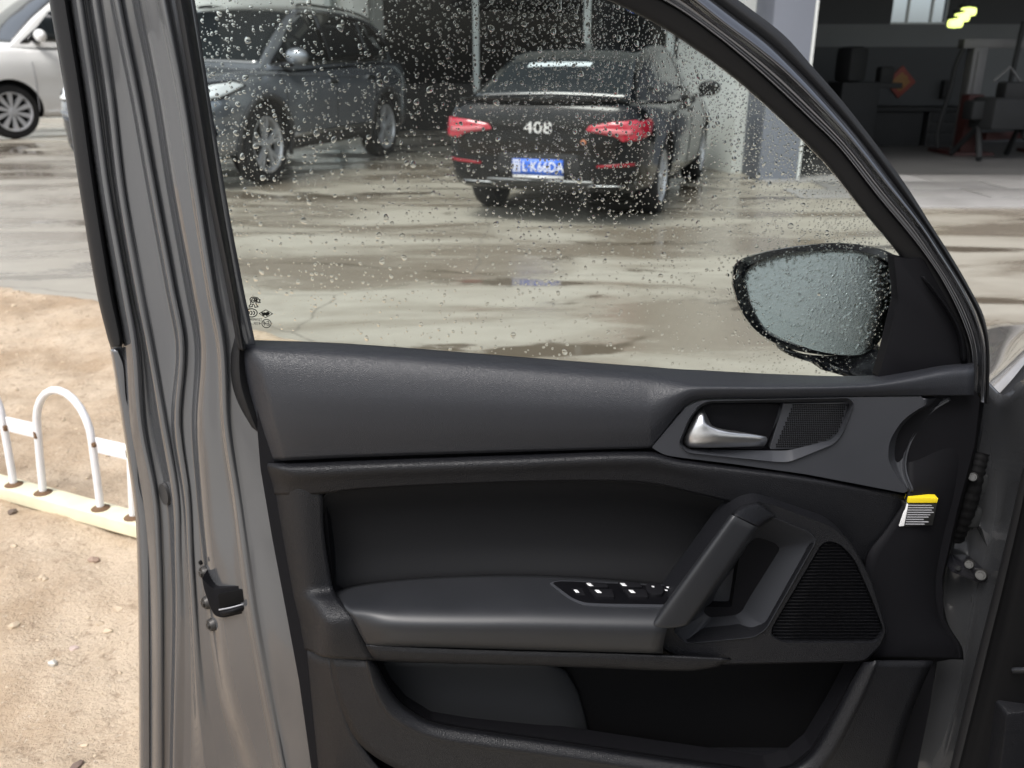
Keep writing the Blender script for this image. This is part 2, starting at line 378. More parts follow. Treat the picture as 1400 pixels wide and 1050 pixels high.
# left bay: dark opening with slim pale posts
QX, QY = gx(528, 17.5), 17.5
n_d = Vector((QX-WX, QY-WY, 0)).normalized(); back = Vector((-n_d.y, n_d.x, 0));  back = back if back.y > 0 else -back
b0 = Vector((WX, WY, 0))+back*5; b1 = Vector((QX, QY, 0))+back*5
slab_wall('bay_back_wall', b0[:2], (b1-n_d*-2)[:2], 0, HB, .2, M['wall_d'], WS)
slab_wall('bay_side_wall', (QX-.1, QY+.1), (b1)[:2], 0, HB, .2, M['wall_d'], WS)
slab_wall('lintel', (WX, WY+.02), (QX, QY+.02), 4.3, HB, .3, M['wall_w'], WS)
for px in (652, 802, 915):
    t = 0.0
    for k in range(200):
        q = Vector((WX, WY, 0)) + Vector((QX-WX, QY-WY, 0))*(k/200)
        r = q-Vector((0, 0, 0)); sx = 700+F*q.x/(q.y*CP+(CAMH-1.0)*SP)
        if sx < px: break
    box_obj('door_post', (q.x, q.y, 2.15), (.10, .10, 4.3), M['post'], WS, 0, .01)
# long dark shelves and a bench deep in the left bay
for z in (.45, .95, 1.45):
    c = (b0+b1)/2 - back*.6; box_obj('shelf', (c.x, c.y, z), ((b1-b0).length*.8, .5, .06), mat('shelf_grey', (.16, .165, .17), .6), WS, math.atan2(n_d.y, n_d.x), .005)
slab_wall('far_white_wall', (QX-.02, QY-.05), (QX-4.8, QY+3.4), 0, HB, .25, M['wall_w'], WS)
box_obj('white_column', (gx(505, 17.3), 17.3, HB/2), (.28, .3, HB), M['wall_w'], WS, 0, .01)
box_obj('white_column', (gx(462, 17.9), 17.9, HB/2), (.12, .3, HB), M['post'], WS, 0, .01)
# right bay: floor, side wall, back wall with a high window, ceiling
RX = 15.0
fl = mesh('bay_floor', [(XR, PY+.5, .012), (RX, PY+.5, .012), (RX, BY, .012), (XR, BY, .012)], [(0, 1, 2, 3)], M['floor_i'], WS, None)
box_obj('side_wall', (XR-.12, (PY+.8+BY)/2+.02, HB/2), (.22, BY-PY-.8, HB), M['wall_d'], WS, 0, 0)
wl = at(1222, 0, BY).x; wr = at(1300, 0, BY).x; wz = at(1250, 33, BY).z; wz1 = wz+.75
zt = at(1300, 64, BY).z                         # where grey paint meets white
def bw(name, x0, x1, z0, z1, m): return box_obj(name, ((x0+x1)/2, BY+.1, (z0+z1)/2), (x1-x0, .2, z1-z0), m, WS, 0, 0)
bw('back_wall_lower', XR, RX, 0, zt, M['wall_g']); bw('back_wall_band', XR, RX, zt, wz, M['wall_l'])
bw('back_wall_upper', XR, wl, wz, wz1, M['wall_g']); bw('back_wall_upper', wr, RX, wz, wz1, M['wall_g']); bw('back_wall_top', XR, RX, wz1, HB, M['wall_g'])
xa_ = at(1334, 100, BY).x; box_obj('pale_wall_panel', ((xa_+RX)/2, BY-.02, (.55+zt)/2), (RX-xa_, .03, zt-.55-.05), M['wall_l'], WS, 0, 0)
wf = box_obj('window', ((wl+wr)/2, BY+.06, wz+.015), (wr-wl, .06, .03), M['post'], WS)
for fx in (.0, .30, .72, 1.0): box_obj('mullion', (wl+(wr-wl)*fx, BY+.06, (wz+wz1)/2), (.035, .05, wz1-wz), M['post'], wf, 0, .002)
for i, (fa, fb) in enumerate(((0, .30), (.30, .72), (.72, 1))):
    box_obj('pane', (wl+(wr-wl)*(fa+fb)/2, BY+.065, (wz+wz1)/2), ((wr-wl)*(fb-fa)-.04, .006, wz1-wz-.02), M['win'], wf, 0, 0)
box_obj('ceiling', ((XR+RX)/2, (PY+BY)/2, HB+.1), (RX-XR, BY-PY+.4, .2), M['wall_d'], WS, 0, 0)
box_obj('roof', ((QX-5+RX)/2, 17.5, HB+.33), (RX-QX+6, 18, .25), M['wall_d'], WS, 0, 0)  # unseen overhang keeps light out of the bays
box_obj('unseen_fascia', ((XR+RX)/2+.05, PY+.2, HB-1.3), (RX-XR-.1, .3, 2.7), M['wall_b'], WS, 0, 0)  # out of view, hung low to keep the bay dark
box_obj('unseen_side_wall', (RX+.12, (PY+BY)/2, HB/2), (.2, BY-PY, HB), M['wall_d'], WS, 0, 0)  # out of view, added to close the bay against light
# slabs in front of the open bay
apron = empty('apron', (0, 0, 0)); tag(apron, 'grey concrete slabs paving the front of the open workshop bay', kind='structure')
for i in range(6):
    for j in range(4):
        x0 = XR-.4+i*1.9+(.5 if j % 2 else 0); y0 = PY+.45-(j+1)*.62
        KF = random.uniform(.75, 1.2)
        bm = bmesh.new(); box(bm, (x0+.94, y0+.30, .004+random.uniform(0, .006)), (1.87, .605, .02), R(random.uniform(-.3, .3)), .004)
        bm_obj('slab', bm, mat('slab_%d_%d' % (i, j), tuple(c*KF for c in (.25, .243, .236)), random.uniform(.3, .65), bump=('noise', 40, .3, .003), var=(2, .3)), apron)
BWL = empty('boundary_wall', (-14, 21, 0)); tag(BWL, 'pale boundary wall far behind the white car', 'wall')
box_obj('wall_body', (-7, 0, 2.4), (30, .3, 4.8), M['wall_w'], BWL, R(8), .02); box_obj('coping', (-7, 0, 4.86), (30.1, .42, .12), M['conc'], BWL, R(8), .02)
# lamps
for i, (px, py) in enumerate(((1324, 16), (1315, 24), (1306, 32))):
    c = at(px, py, 12.6); lp = empty('ceiling_lamp', c)
    tag(lp, ('topmost', 'middle', 'lowest')[i]+' of the three glowing lamps in the workshop', 'lamp', 'lamps in the workshop')
    t = lathe('tube', [(.01, -.10), (.05, -.085), (.06, 0), (.05, .085), (.01, .10)], M['lamp'], lp, 14, 'X')
    t2 = box_obj('housing', (0, 0, .075), (.22, .10, .03), M['dkmetal'], lp); s = sweep('rod', [Vector((0, 0, .08)), Vector((0, 0, HB-c.z))], .006, M['dkmetal'], lp, 6)
# two-post lift
LY = 13.2
def ax(px, py, Y=LY): return at(px, py, Y)
lf = empty('car_lift', (ax(1325, 175).x, LY, 0)); tag(lf, 'grey two-post car lift with red base in the workshop', 'car lift'); ox = lf.location.x
M['lift'] = mat('lift_grey', (.10, .10, .102), .6, var=(3, .2)); M['red'] = mat('worn_red', (.04, .009, .008), .6, var=(4, .3))
zt2 = ax(1330, 65).z
x1 = ax(1331, 100).x-ox; x2 = ax(1460, 100).x-ox
for xx in (x1, x2):
    pbm = bmesh.new(); box(pbm, (xx, 0, zt2/2), (.20, .22, zt2), 0, .02); box(pbm, (xx, -.10, zt2/2), (.08, .06, zt2-.1), 0, .01); bm_obj('column', pbm, M['lift'], lf)
    pbm = bmesh.new(); box(pbm, (xx, 0, .03), (.6, .8, .06), 0, .01); box(pbm, (xx-.05, -.2, .45), (.24, .2, .8), R(8), .03); bm_obj('base', pbm, M['red'], lf)
    box_obj('arm', (xx+(.35 if xx == x1 else -.35), -.45, .30), (.8, .10, .10), M['red'], lf, R(25))
box_obj('crossbeam', ((x1+x2)/2, 0, zt2+.05), (x2-x1+.5, .18, .12), M['lift'], lf)
sweep('hose', cr([(x1-.22, -.05, zt2+.02), (x1-.30, -.05, zt2-.25), (x1-.32, -.05, .9), (x1-.40, -.05, .35), (x1-.36, -.05, .10)], 8), .035, M['dkmetal'], lf, 8)
sweep('slanted_strut', [Vector((ax(1384, 30).x-ox, -.3, ax(1384, 30).z)), Vector((ax(1364, 120).x-ox, -.3, ax(1364, 120).z))], .035, M['dkmetal'], lf, 8)
# engine hanging on a hoist, in front of the lift
en = empty('engine_block', (ax(1368, 160, 12.4).x, 12.4, 0)); tag(en, 'dark engine on a wheeled stand beside the car lift', 'engine')
ebm = bmesh.new(); box(ebm, (0, 0, .62), (.62, .5, .42), R(10), .06); box(ebm, (.12, -.05, .92), (.42, .36, .22), R(-8), .05); box(ebm, (-.35, .05, .66), (.2, .3, .25), 0, .04); bm_obj('block', ebm, M['dkmetal'], en)
for xx in (-.4, .4): sweep('stand_leg', [Vector((xx, -.4, .05)), Vector((xx*.7, 0, .45)), Vector((xx, .4, .05))], .04, M['dkmetal'], en, 8)
sweep('lifting_chain', [Vector((-.18, 0, 1.03)), Vector((0, 0, 1.22)), Vector((.18, 0, 1.03))], .018, M['lift'], en, 6)
# bench, cabinet, red sign, wall box
c = at(1247, 160, BY-.5); wb = empty('workbench', (c.x, BY-.5, 0)); tag(wb, 'long dark workbench against the back wall under the red sign', 'bench')
box_obj('bench_top', (0, 0, .58), (2.0, .7, .06), M['dkmetal'], wb); box_obj('cabinet', (-.45, .02, .27), (1.0, .62, .54), M['dkmetal'], wb); box_obj('drawer_unit', (.55, .02, .27), (.8, .6, .54), mat('drawer', (.02, .021, .022), .6), wb)
for k in range(3): box_obj('drawer', (.55, -.3, .12+.165*k), (.74, .03, .14), M['dkmetal'], wb)
def diamond(name, px, py, Y, s, m, parent=None):
    c = at(px, py, Y); bm = bmesh.new(); box(bm, (0, 0, 0), (s, .03, s), 0, .006); o = bm_obj(name, bm, m, parent); o.location = c; o.rotation_euler = (0, R(45), 0); return o
sg = diamond('diamond_sign', 1231, 112, BY-.03, .36, mat('sign_red', (.17, .03, .02), .6, var=(8, .3))); tag(sg, 'red and gold diamond wall sign on the grey workshop wall', 'sign')
bm = bmesh.new(); box(bm, (0, -.018, 0), (.22, .01, .22), 0, .002); box(bm, (0, -.02, .03), (.05, .016, .2), 0, 0); e = bm_obj('gold_centre', bm, mat('sign_gold', (.20, .10, .025), .6, var=(20, .4)), sg)
c = at(1293, 122, BY-.08); o = box_obj('wall_box', c, (.13, .12, .28), M['dkmetal'], None, 0, .01); tag(o, 'small dark box fixed to the wall right of the diamond sign', 'box')
c = at(1163, 150, 13.9); ck = empty('tool_trolley', (c.x, 13.9, 0)); tag(ck, 'dark tool trolley piled high by the side wall of the workshop', 'trolley')
box_obj('cabinet', (0, 0, .55), (.6, .5, .9), M['dkmetal'], ck, R(6), .02); box_obj('pile', (-.08, 0, 1.25), (.34, .36, .5), M['dkmetal'], ck, R(20), .08); box_obj('tray', (.42, 0, .95), (.5, .4, .08), M['dkmetal'], ck, R(-5), .01); box_obj('can', (.45, 0, 1.10), (.22, .22, .24), M['dkmetal'], ck, 0, .05)
for xx in (-.25, .25): lathe('caster', [(.02, -.02), (.05, -.02), (.05, .02), (.02, .02)], M['rubber'], ck, 12, 'Y', (xx, -.2, .05))

# ------------------------------------------------------------------ white hoop fence
M['fence'] = mat('chalky_white_paint', (.72, .72, .74), .5, var=(30, .12)); M['rust'] = mat('rust', (.13, .075, .04), .9, bump=('noise', 300, .6, .002), var=(80, .5))
M['rail'] = mat('yellowed_white_paint', (.66, .62, .45), .6, bump=('noise', 60, .3, .002), var=(10, .34))
zr = .072
B = [G(16, 662, zr), G(63, 675, zr), G(137, 694, zr), G(181, 707, zr)]
fd = (B[3]-B[0]); fd.z = 0; fd.normalize(); f0 = B[1].copy(); f0.z = 0; hw = (B[2]-B[1]).length; gap = (B[1]-B[0]).length*.97; pit = hw+gap
FN = empty('hoop_fence', f0, math.atan2(fd.y, fd.x)); tag(FN, 'low white hoop fence with rust-stained rail on the sand', 'fence')

box_obj('bottom_rail', (-.15, 0, zr-.019), (6*pit, .066, .040), M['rail'], FN, 0, .003)
hh = at(93, 519, f0.y).z - .01
hgt = hh - hw*.62
LEAN = .10
for k in range(-3, 3):
    x0 = k*pit
    pts = [Vector((x0-.012, 0, zr)), Vector((x0-.008, 0, hgt*.55)), Vector((x0, 0, hgt))]
    pts += [Vector((x0+hw/2-hw/2*math.cos(a), 0, hgt+hw*.62*math.sin(a))) for a in [math.pi*q/12 for q in range(1, 12)]]
    pts += [Vector((x0+hw, 0, hgt)), Vector((x0+hw+.004, 0, hgt*.55)), Vector((x0+hw+.006, 0, zr))]
    for q in pts: q.x += (q.z-zr)*LEAN
    sweep('hoop', pts, .0105, M['fence'], FN, 12)
    box_obj('link_bar', (x0-gap/2+hgt*LEAN, 0, hgt-.01), (gap-.02, .006, .045), M['fence'], FN, 0, .001)
    for xx in (x0-.012, x0+hw+.006): lathe('rust_ring', [(.014, 0), (.026, .001), (.021, .004), (.0115, .009)], M['rust'], FN, 14, 'Z', (xx, 0, zr+.0005))
    for xx in (x0-.004, x0+hw): box_obj('weld', (xx+hgt*LEAN+(.006 if xx > x0 else -.006), -.006, hgt-.012+random.uniform(-.012, .012)), (.011, .012, random.uniform(.012, .026)), M['rust'], FN, 0, .004)
# ================================================================== PARKED CARS
M['tyre'] = mat('tyre', (.018, .018, .019), .75, spec=.3, bump=('noise', 80, .3, .004)); M['well'] = mat('wheel_well', (.010, .010, .011), .85)
M['alloy'] = mat('alloy', (.58, .59, .61), .3, .35, var=(6, .12)); M['cglass'] = mat('dark_car_glass', (.020, .024, .027), .05, spec=.7); M['cglass'].node_tree.nodes['Principled BSDF'].inputs['IOR'].default_value = 1.55
M['lens'] = mat('lamp_lens', (.80, .84, .86), .10, .1, 1); M['red_lens'] = mat('red_lens', (.34, .010, .028), .15, 0, 1, emit=((1, .06, .12), .02)); M['refl'] = mat('red_reflector', (.22, .012, .02), .25)
M['pinkl'] = mat('pale_red_lens', (.48, .13, .15), .2); M['plate'] = mat('blue_plate', (.03, .12, .55), .4); M['trimc'] = mat('bright_trim', (.40, .41, .42), .32, 1); M['clad'] = mat('dark_cladding', (.035, .036, .038), .6)
M['sc'] = mat('pale_strip', (.45, .5, .52), .5); M['amber'] = mat('orange_badge', (.35, .12, .05), .4)
def chaikin(p, it=2):
    for _ in range(it):
        q = [p[0]]
        for a, b in zip(p, p[1:]): q += [a*.75+b*.25, a*.25+b*.75]
        p = q+[p[-1]]
    return p
class Car:
    def __init__(s, name, label, loc, head, spec, paint, scale=1.0):
        s.sp = spec; s.root = empty(name, loc, head); s.root.scale = (scale,)*3; s.paint = paint; tag(s.root, label, 'car', 'cars parked in the yard')
        s.w, s.zb, s.zt = pchip(spec['w']), pchip(spec['zb']), pchip(spec['zt'])
        s.zr, s.gb, s.gr = pchip(spec['roof']), pchip(spec['gb']), pchip(spec['gr'])
        s.x0, s.x1 = spec['w'][0][0], spec['w'][-1][0]; s.cache = {}
        s.body(); s.house(); s.wheels()
    def sec(s, x):                            # half section of the lower body, bottom middle to top middle
        k = round(x, 4)
        if k in s.cache: return s.cache[k]
        w, b, t = s.w(x), s.zb(x), s.zt(x); h = t-b; sh = s.sp.get('shoulder', .80)
        c = [(0, b), (.70*w, b), (.93*w, b+.02), (.975*w, b+.25*h), (.985*w, b+.48*h), (1.0*w, b+.60*h), (.99*w, b+(sh-.04)*h), (.955*w, b+sh*h+.06*h), (.90*w, b+.965*h), (.72*w, t), (0, t+.025)]
        p = chaikin([Vector((a, q)) for a, q in c], 2); s.cache[k] = p; return p
    def by(s, x, z):                          # half width of the body at a height
        p = s.sec(x); best = 0.0
        for a, b in zip(p, p[1:]):
            if (a.y-z)*(b.y-z) <= 0 and abs(b.y-a.y) > 1e-7: best = max(best, a.x+(b.x-a.x)*(z-a.y)/(b.y-a.y))
        return best
    def body(s):
        n = 72; st = [s.x0+(s.x1-s.x0)*(.5-.5*math.cos(math.pi*i/n)) for i in range(n+1)]
        bm = bmesh.new(); loops = []
        for x in st:
            h = s.sec(x); lp = [(x, p.x, p.y) for p in h] + [(x, -p.x, p.y) for p in h[-2:0:-1]]
            loops.append([bm.verts.new(q) for q in lp])
        m = len(loops[0])
        for a, b in zip(loops, loops[1:]):
            for j in range(m): bm.faces.new((a[j], a[(j+1) % m], b[(j+1) % m], b[j]))
        bm.faces.new(loops[0]); bm.faces.new(loops[-1][::-1])
        o = bm_obj('body', bm, s.paint, s.root, 40)
        cuts = []
        for wx in (s.sp['fx'], s.sp['rx']):
            for sd in (1, -1):
                r = s.sp['tr']+.055
                c = lathe('cut', [(r, -.22), (r, .3)], M['well'], None, 40, 'Y', (wx, sd*(s.sp['hw']-.0), s.sp['tr']+.01)); cuts.append(c)
                md = o.modifiers.new('arch', 'BOOLEAN'); md.operation = 'DIFFERENCE'; md.object = c; md.solver = 'EXACT'; md.material_mode = 'TRANSFER'
        keep = o.parent; o.parent = None
        dg = bpy.context.evaluated_depsgraph_get(); me = bpy.data.meshes.new_from_object(o.evaluated_get(dg)); o.modifiers.clear(); o.data = me; o.parent = keep
        me.shade_smooth(); me.set_sharp_from_angle(angle=R(40))
        for c in cuts: bpy.data.objects.remove(c)
        s.bodyo = o
    def hsec(s, x):
        zb = s.zt(x)-.02; zr = s.zr(x); h = max(zr-zb, .004); g, r = s.gb(x), min(s.gr(x), s.gb(x))
        c = [(g, zb), (g+(r-g)*.45, zb+h*.45), (g+(r-g)*.85, zb+h*.85), (r*.96, zb+h*.955), (r*.80, zr-h*.008), (r*.45, zr+.012), (0, zr+.018)]
        return chaikin([Vector((a, q)) for a, q in c], 2)
    def hy(s, x, z):
        p = s.hsec(x)
        for a, b in zip(p, p[1:]):
            if a.y <= z <= b.y and b.y > a.y: return a.x+(b.x-a.x)*(z-a.y)/(b.y-a.y)
        return p[0].x
    def hz(s, x, y):
        p = s.hsec(x); y = abs(y)
        for a, b in zip(p[::-1], p[-2::-1]):
            if a.x <= y <= b.x and b.x > a.x: return a.y+(b.y-a.y)*(y-a.x)/(b.x-a.x)
        return p[0].y
    def house(s):
        a, b = s.sp['roof'][0][0], s.sp['roof'][-1][0]; n = 48; rows = []
        for i in range(n+1):
            h = s.hsec(a+(b-a)*i/n); x = a+(b-a)*i/n
            rows.append([Vector((x, p.x, p.y)) for p in h]+[Vector((x, -p.x, p.y)) for p in h[-2::-1]])
        s.roofo = grid_mesh('roof', rows, s.paint, s.root, 60)
        for k, (xa, xb, marg) in (('windscreen', s.sp['ws']), ('rear_window', s.sp['rw'])):
            rows = []
            for i in range(15):
                x = xa+(xb-xa)*i/14; hw = min(s.gr(x), s.gb(x))*marg
                rows.append([Vector((x, hw*(j/10-1), 0)) for j in range(21)])
                for q in rows[-1]: q.z = s.hz(x, q.y)+.008
            o = grid_mesh(k, rows, M['cglass'], s.root, 60); md = o.modifiers.new('t', 'SOLIDIFY'); md.thickness = .004; md.offset = 0
            setattr(s, k, o)
        for sd in (1, -1):
            for pts in s.sp['side_glass']: s.hpatch('side_window', pts, M['cglass'], sd, .006)
            if 'dlo' in s.sp: s.hpatch('window_surround', s.sp['dlo'], M[s.sp.get('dlom', 'gloss')], sd, .003)
    def _patch(s, name, pts, m, fn, parent, thick, cuts=2, r=.02, n=3):
        p2 = rpoly(pts, r, n); bm = bmesh.new()
        vs = [bm.verts.new((p.x, p.y, 0)) for p in p2]; fc = bm.faces.new(vs)
        bmesh.ops.triangulate(bm, faces=[fc])
        if cuts: bmesh.ops.subdivide_edges(bm, edges=bm.edges, cuts=cuts, use_grid_fill=True)
        for v in bm.verts: v.co = fn(v.co.x, v.co.y)
        o = bm_obj(name, bm, m, parent or s.root, 50)
        md = o.modifiers.new('t', 'SOLIDIFY'); md.thickness = thick; md.offset = 0
        return o
    def hpatch(s, name, pts, m, sd, off, parent=None): return s._patch(name, pts, m, lambda x, z: Vector((x, sd*(s.hy(x, z)+off), z)), parent, .004, 2, .03)
    def spatch(s, name, pts, m, sd, off=.006, parent=None, thick=.012, r=.02): return s._patch(name, pts, m, lambda x, z: Vector((x, sd*(s.by(x, z)+off), z)), parent, thick, 3, r)
    def ex(s, y, z, end):                     # where the body's nose or tail lies at (y, z)
        a, b = (s.x0, s.x0+1.2) if end < 0 else (s.x1, s.x1-1.2)
        if s.by(a, z) >= abs(y): return a
        for _ in range(18):
            m = (a+b)/2
            if s.by(m, z) >= abs(y): b = m
            else: a = m
        return b
    def epatch(s, name, pts, m, end, off=.006, parent=None, thick=.012, r=.015): return s._patch(name, pts, m, lambda y, z: Vector((s.ex(y, z, end)+end*off, y, z)), parent, thick, 3, r)
    def wheels(s):
        tr = s.sp['tr']; rr = tr*s.sp.get('rimf', .70)
        first = None
        for wx in (s.sp['fx'], s.sp['rx']):
            for sd in (1, -1):
                w = empty('wheel', (wx, sd*(s.sp['hw']-.13), tr)); w.parent = s.root
                if sd < 0: w.rotation_euler = (0, 0, math.pi)
                if first is None:
                    ty = lathe('tyre', [(rr*.98, -.10), (tr*.93, -.105), (tr*.985, -.08), (tr, -.04), (tr, .04), (tr*.985, .08), (tr*.93, .105), (rr*1.02, .108), (rr*.98, .09)], M['tyre'], w, 48, cap=False)
                    rim = bmesh.new()
                    def ringp(prof):
                        for (r0, h0), (r1, h1) in zip(prof, prof[1:]):
                            a = [rim.verts.new((r0*math.cos(t), h0, r0*math.sin(t))) for t in [2*math.pi*q/48 for q in range(48)]]; b = [rim.verts.new((r1*math.cos(t), h1, r1*math.sin(t))) for t in [2*math.pi*q/48 for q in range(48)]]
                            for q in range(48): rim.faces.new((a[q], a[(q+1) % 48], b[(q+1) % 48], b[q]))
                    ringp([(rr, .085), (rr*1.0, .104), (rr*.95, .104), (rr*.92, .085), (rr*.90, .02)])
                    ns = s.sp.get('spokes', 5)
                    for q in range(ns):
                        for dlt in s.sp.get('pair', (-.16, .16)):
                            a0 = 2*math.pi*q/ns+.3; a1 = a0+dlt; c0 = Vector((math.cos(a0+dlt*.5)*rr*.13, .085, math.sin(a0+dlt*.5)*rr*.13)); c1 = Vector((math.cos(a1)*rr*.94, .092, math.sin(a1)*rr*.94))
                            t = (c1-c0).normalized(); e = t.cross(Vector((0, 1, 0))).normalized()
                            vs = [rim.verts.new(c) for c in (c0-e*s.sp.get('sw', .014), c0+e*s.sp.get('sw', .014), c1+e*s.sp.get('sw', .014)*1.25, c1-e*s.sp.get('sw', .014)*1.25)]; vb = [rim.verts.new(v.co-Vector((0, .035, 0))) for v in vs]
                            rim.faces.new(vs); rim.faces.new(vb[::-1])
                            for i in range(4): rim.faces.new((vs[i], vb[i], vb[(i+1) % 4], vs[(i+1) % 4]))
                    bmesh.ops.create_cone(rim, cap_ends=True, segments=20, radius1=rr*.19, radius2=rr*.16, depth=.05, matrix=Matrix.Translation((0, .075, 0)) @ Matrix.Rotation(-math.pi/2, 4, 'X'))
                    ro = bm_obj('rim', rim, M['alloy'], w, 30)
                    dk = lathe('brake_disc', [(.02, -.02), (rr*.88, -.02), (rr*.88, 0), (.02, 0)], M['well'], w, 32); first = (ty, ro, dk)
                else:
                    for c in first: k = c.copy(); COL.objects.link(k); k.parent = w
    def mirror(s, x, z, y, col=None):
        for sd in (1, -1):
            bm = bmesh.new(); g = bmesh.ops.create_uvsphere(bm, u_segments=20, v_segments=12, radius=1, matrix=Matrix.Translation((x, sd*(y+.11), z)) @ Matrix.Diagonal((.075, .125, .085, 1)))
            for v in g['verts']: v.co.x = max(v.co.x, x-.045)
            o = bm_obj('side_mirror', bm, col or s.paint, s.root, 45)
            b2 = bmesh.new(); box(b2, (x+.01, sd*(y-.0), z-.075), (.07, .12, .04), 0, .01); bm_obj('mirror_foot', b2, M['gloss'], o)
    def handle(s, x, z, m=None):
        for sd in (1, -1):
            y = sd*(s.by(x, z)+.018); bm = bmesh.new(); box(bm, (x, y, z), (.20, .028, .032), 0, .011); bm_obj('door_handle', bm, m or s.paint, s.root)
    def seam(s, pts, sd_all=(1, -1), m=None):
        for sd in sd_all:
            path = [Vector((x, sd*(s.by(x, z)+.0005), z)) for x, z in pts]; sweep('panel_gap', path, .006, m or M['well'], s.root, 6)

def wheel_place(frontpx, rearpx, spec, sd):
    """Car position and heading from where two wheels on one side (sd=+1 left) stand in the picture."""
    gf, gr = G(*frontpx), G(*rearpx); h = math.atan2(gf.y-gr.y, gf.x-gr.x); return gf, gr, h

SEDAN = dict(w=[(-2.36, .66), (-2.33, .77), (-2.25, .84), (-2.0, .89), (-1.4, .915), (0, .92), (1.4, .91), (2.0, .85), (2.25, .72), (2.35, .5)],
    zb=[(-2.36, .46), (-2.33, .36), (-2.2, .30), (-1.9, .24), (-1.4, .2), (1.5, .2), (2.1, .22), (2.3, .28), (2.35, .4)],
    zt=[(-2.36, .90), (-2.34, .96), (-2.28, 1.005), (-2.1, 1.015), (-1.7, 1.01), (-1.0, .995), (0, .985), (.9, .97), (1.3, .97), (1.8, .89), (2.2, .77), (2.35, .62)],
    roof=[(-2.08, 1.0), (-1.8, 1.13), (-1.4, 1.31), (-1.0, 1.42), (-.5, 1.475), (0, 1.485), (.35, 1.45), (.8, 1.27), (1.3, .965)],
    gb=[(-2.08, .78), (-1.6, .80), (-1, .83), (0, .84), (.6, .82), (1.3, .72)], gr=[(-2.08, .74), (-1.6, .66), (-1.0, .61), (0, .60), (.4, .60), (.8, .64), (1.3, .70)],
    ws=(.42, 1.22, .93), rw=(-2.02, -1.10, .93), fx=1.38, rx=-1.36, tr=.335, hw=.90,
    side_glass=[[(-.02, 1.01), (-.04, 1.405), (-.55, 1.40), (-1.0, 1.34), (-1.12, 1.06), (-1.0, 1.03)], [(.04, 1.0), (.03, 1.405), (.28, 1.385), (.62, 1.25), (.98, 1.03), (.9, .99)], [(-1.17, 1.05), (-1.06, 1.325), (-1.28, 1.26), (-1.6, 1.09)]],
    dlo=[(1.02, .985), (.30, 1.40), (0, 1.425), (-.55, 1.42), (-1.05, 1.35), (-1.6, 1.12), (-1.5, 1.07), (-1.0, 1.015)], spokes=5)
M['p_black'] = mat('black_paint', (.0045, .005, .006), .10, 0, .15, spec=.28, var=(2, .1)); M['p_grey'] = mat('slate_grey_paint', (.25, .27, .30), .18, .5, 1, var=(2, .08)); M['p_white'] = mat('white_paint', (.78, .78, .77), .25, 0, 1)
gf, gr_, hd = wheel_place((956, 246), (904, 292), SEDAN, -1)
u = Vector((math.cos(hd), math.sin(hd), 0)); n_l = Vector((-u.y, u.x, 0))
c0 = gr_ - u*SEDAN['rx']*.97 + n_l*(SEDAN['hw']-.02)*.97
sed = Car('black_sedan', 'black sedan seen from behind with blue plate, parked before the dark bay', (c0.x, c0.y, 0), hd, SEDAN, M['p_black'], .97)
s = sed
for sd in (1, -1):
    t = s.epatch('tail_light', [(sd*.40, .785), (sd*.43, .83), (sd*.62, .86), (sd*.80, .875), (sd*.84, .83), (sd*.83, .72), (sd*.70, .71), (sd*.64, .75)], M['red_lens'], -1, .012, None, .02)
    s.epatch('light_bar', [(sd*.46, .788), (sd*.47, .808), (sd*.78, .80), (sd*.78, .765), (sd*.68, .763)], M['pinkl'], -1, .026, t, .006, .008)
    s.spatch('tail_light', [(-2.26, .73), (-2.26, .865), (-2.08, .875), (-2.04, .85), (-2.12, .76)], M['red_lens'], sd, .008)
    s.epatch('rear_reflector', [(sd*.50, .50), (sd*.50, .52), (sd*.80, .545), (sd*.80, .52)], M['refl'], -1, .010, None, .012, .005)
    s.epatch('exhaust_trim', [(sd*.40, .315), (sd*.42, .35), (sd*.70, .358), (sd*.70, .318)], M['trimc'], -1, .006, None, .012)
    s.epatch('exhaust_opening', [(sd*.42, .320), (sd*.44, .344), (sd*.68, .351), (sd*.68, .324)], M['well'], -1, .014, None, .012)
s.epatch('plate_recess', [(-.36, .50), (-.33, .60), (.33, .60), (.36, .50), (.33, .41), (-.33, .41)], M['well'], -1, .002)
pl = s.epatch('number_plate', [(-.22, .425), (-.22, .555), (.22, .555), (.22, .425)], M['plate'], -1, .016, None, .006, .004)
s.epatch('plate_edge', [(-.22, .40), (-.22, .422), (.22, .422), (.22, .40)], M['white'], -1, .016, pl, .006, .002)
xe = s.ex(0, .48, -1)-.024
text_obj('plate_text', '晋L·K66DA', .115, M['white'], pl, Matrix.Translation((xe, 0, .49)) @ Matrix.Rotation(math.pi, 4, 'Z') @ Matrix.Rotation(math.pi/2, 4, 'Z') @ Matrix.Rotation(math.pi/2, 4, 'X') @ Matrix.Rotation(0, 4, 'Y'), .001, .82)
xb = s.ex(0, .80, -1)-.012
text_obj('model_badge', '408', .13, mat('bright_badge', (.8, .8, .82), .3, .6), s.root, Matrix.Translation((xb, 0, .80)) @ Matrix.Rotation(-math.pi/2, 4, 'Z') @ Matrix.Rotation(math.pi/2, 4, 'X'), .008, 1.25)
s.epatch('bumper_strip', [(-.80, .375), (-.80, .386), (.80, .386), (.80, .375)], M['trimc'], -1, .010, None, .012, .004)
s.epatch('lower_bumper', [(-.76, .27), (-.78, .37), (.78, .37), (.76, .27)], M['clad'], -1, .004)
s.epatch('round_badge', [(-.41, .70), (-.395, .72), (-.37, .72), (-.36, .70), (-.37, .68), (-.40, .68)], M['amber'], -1, .012, None, .006, .02)
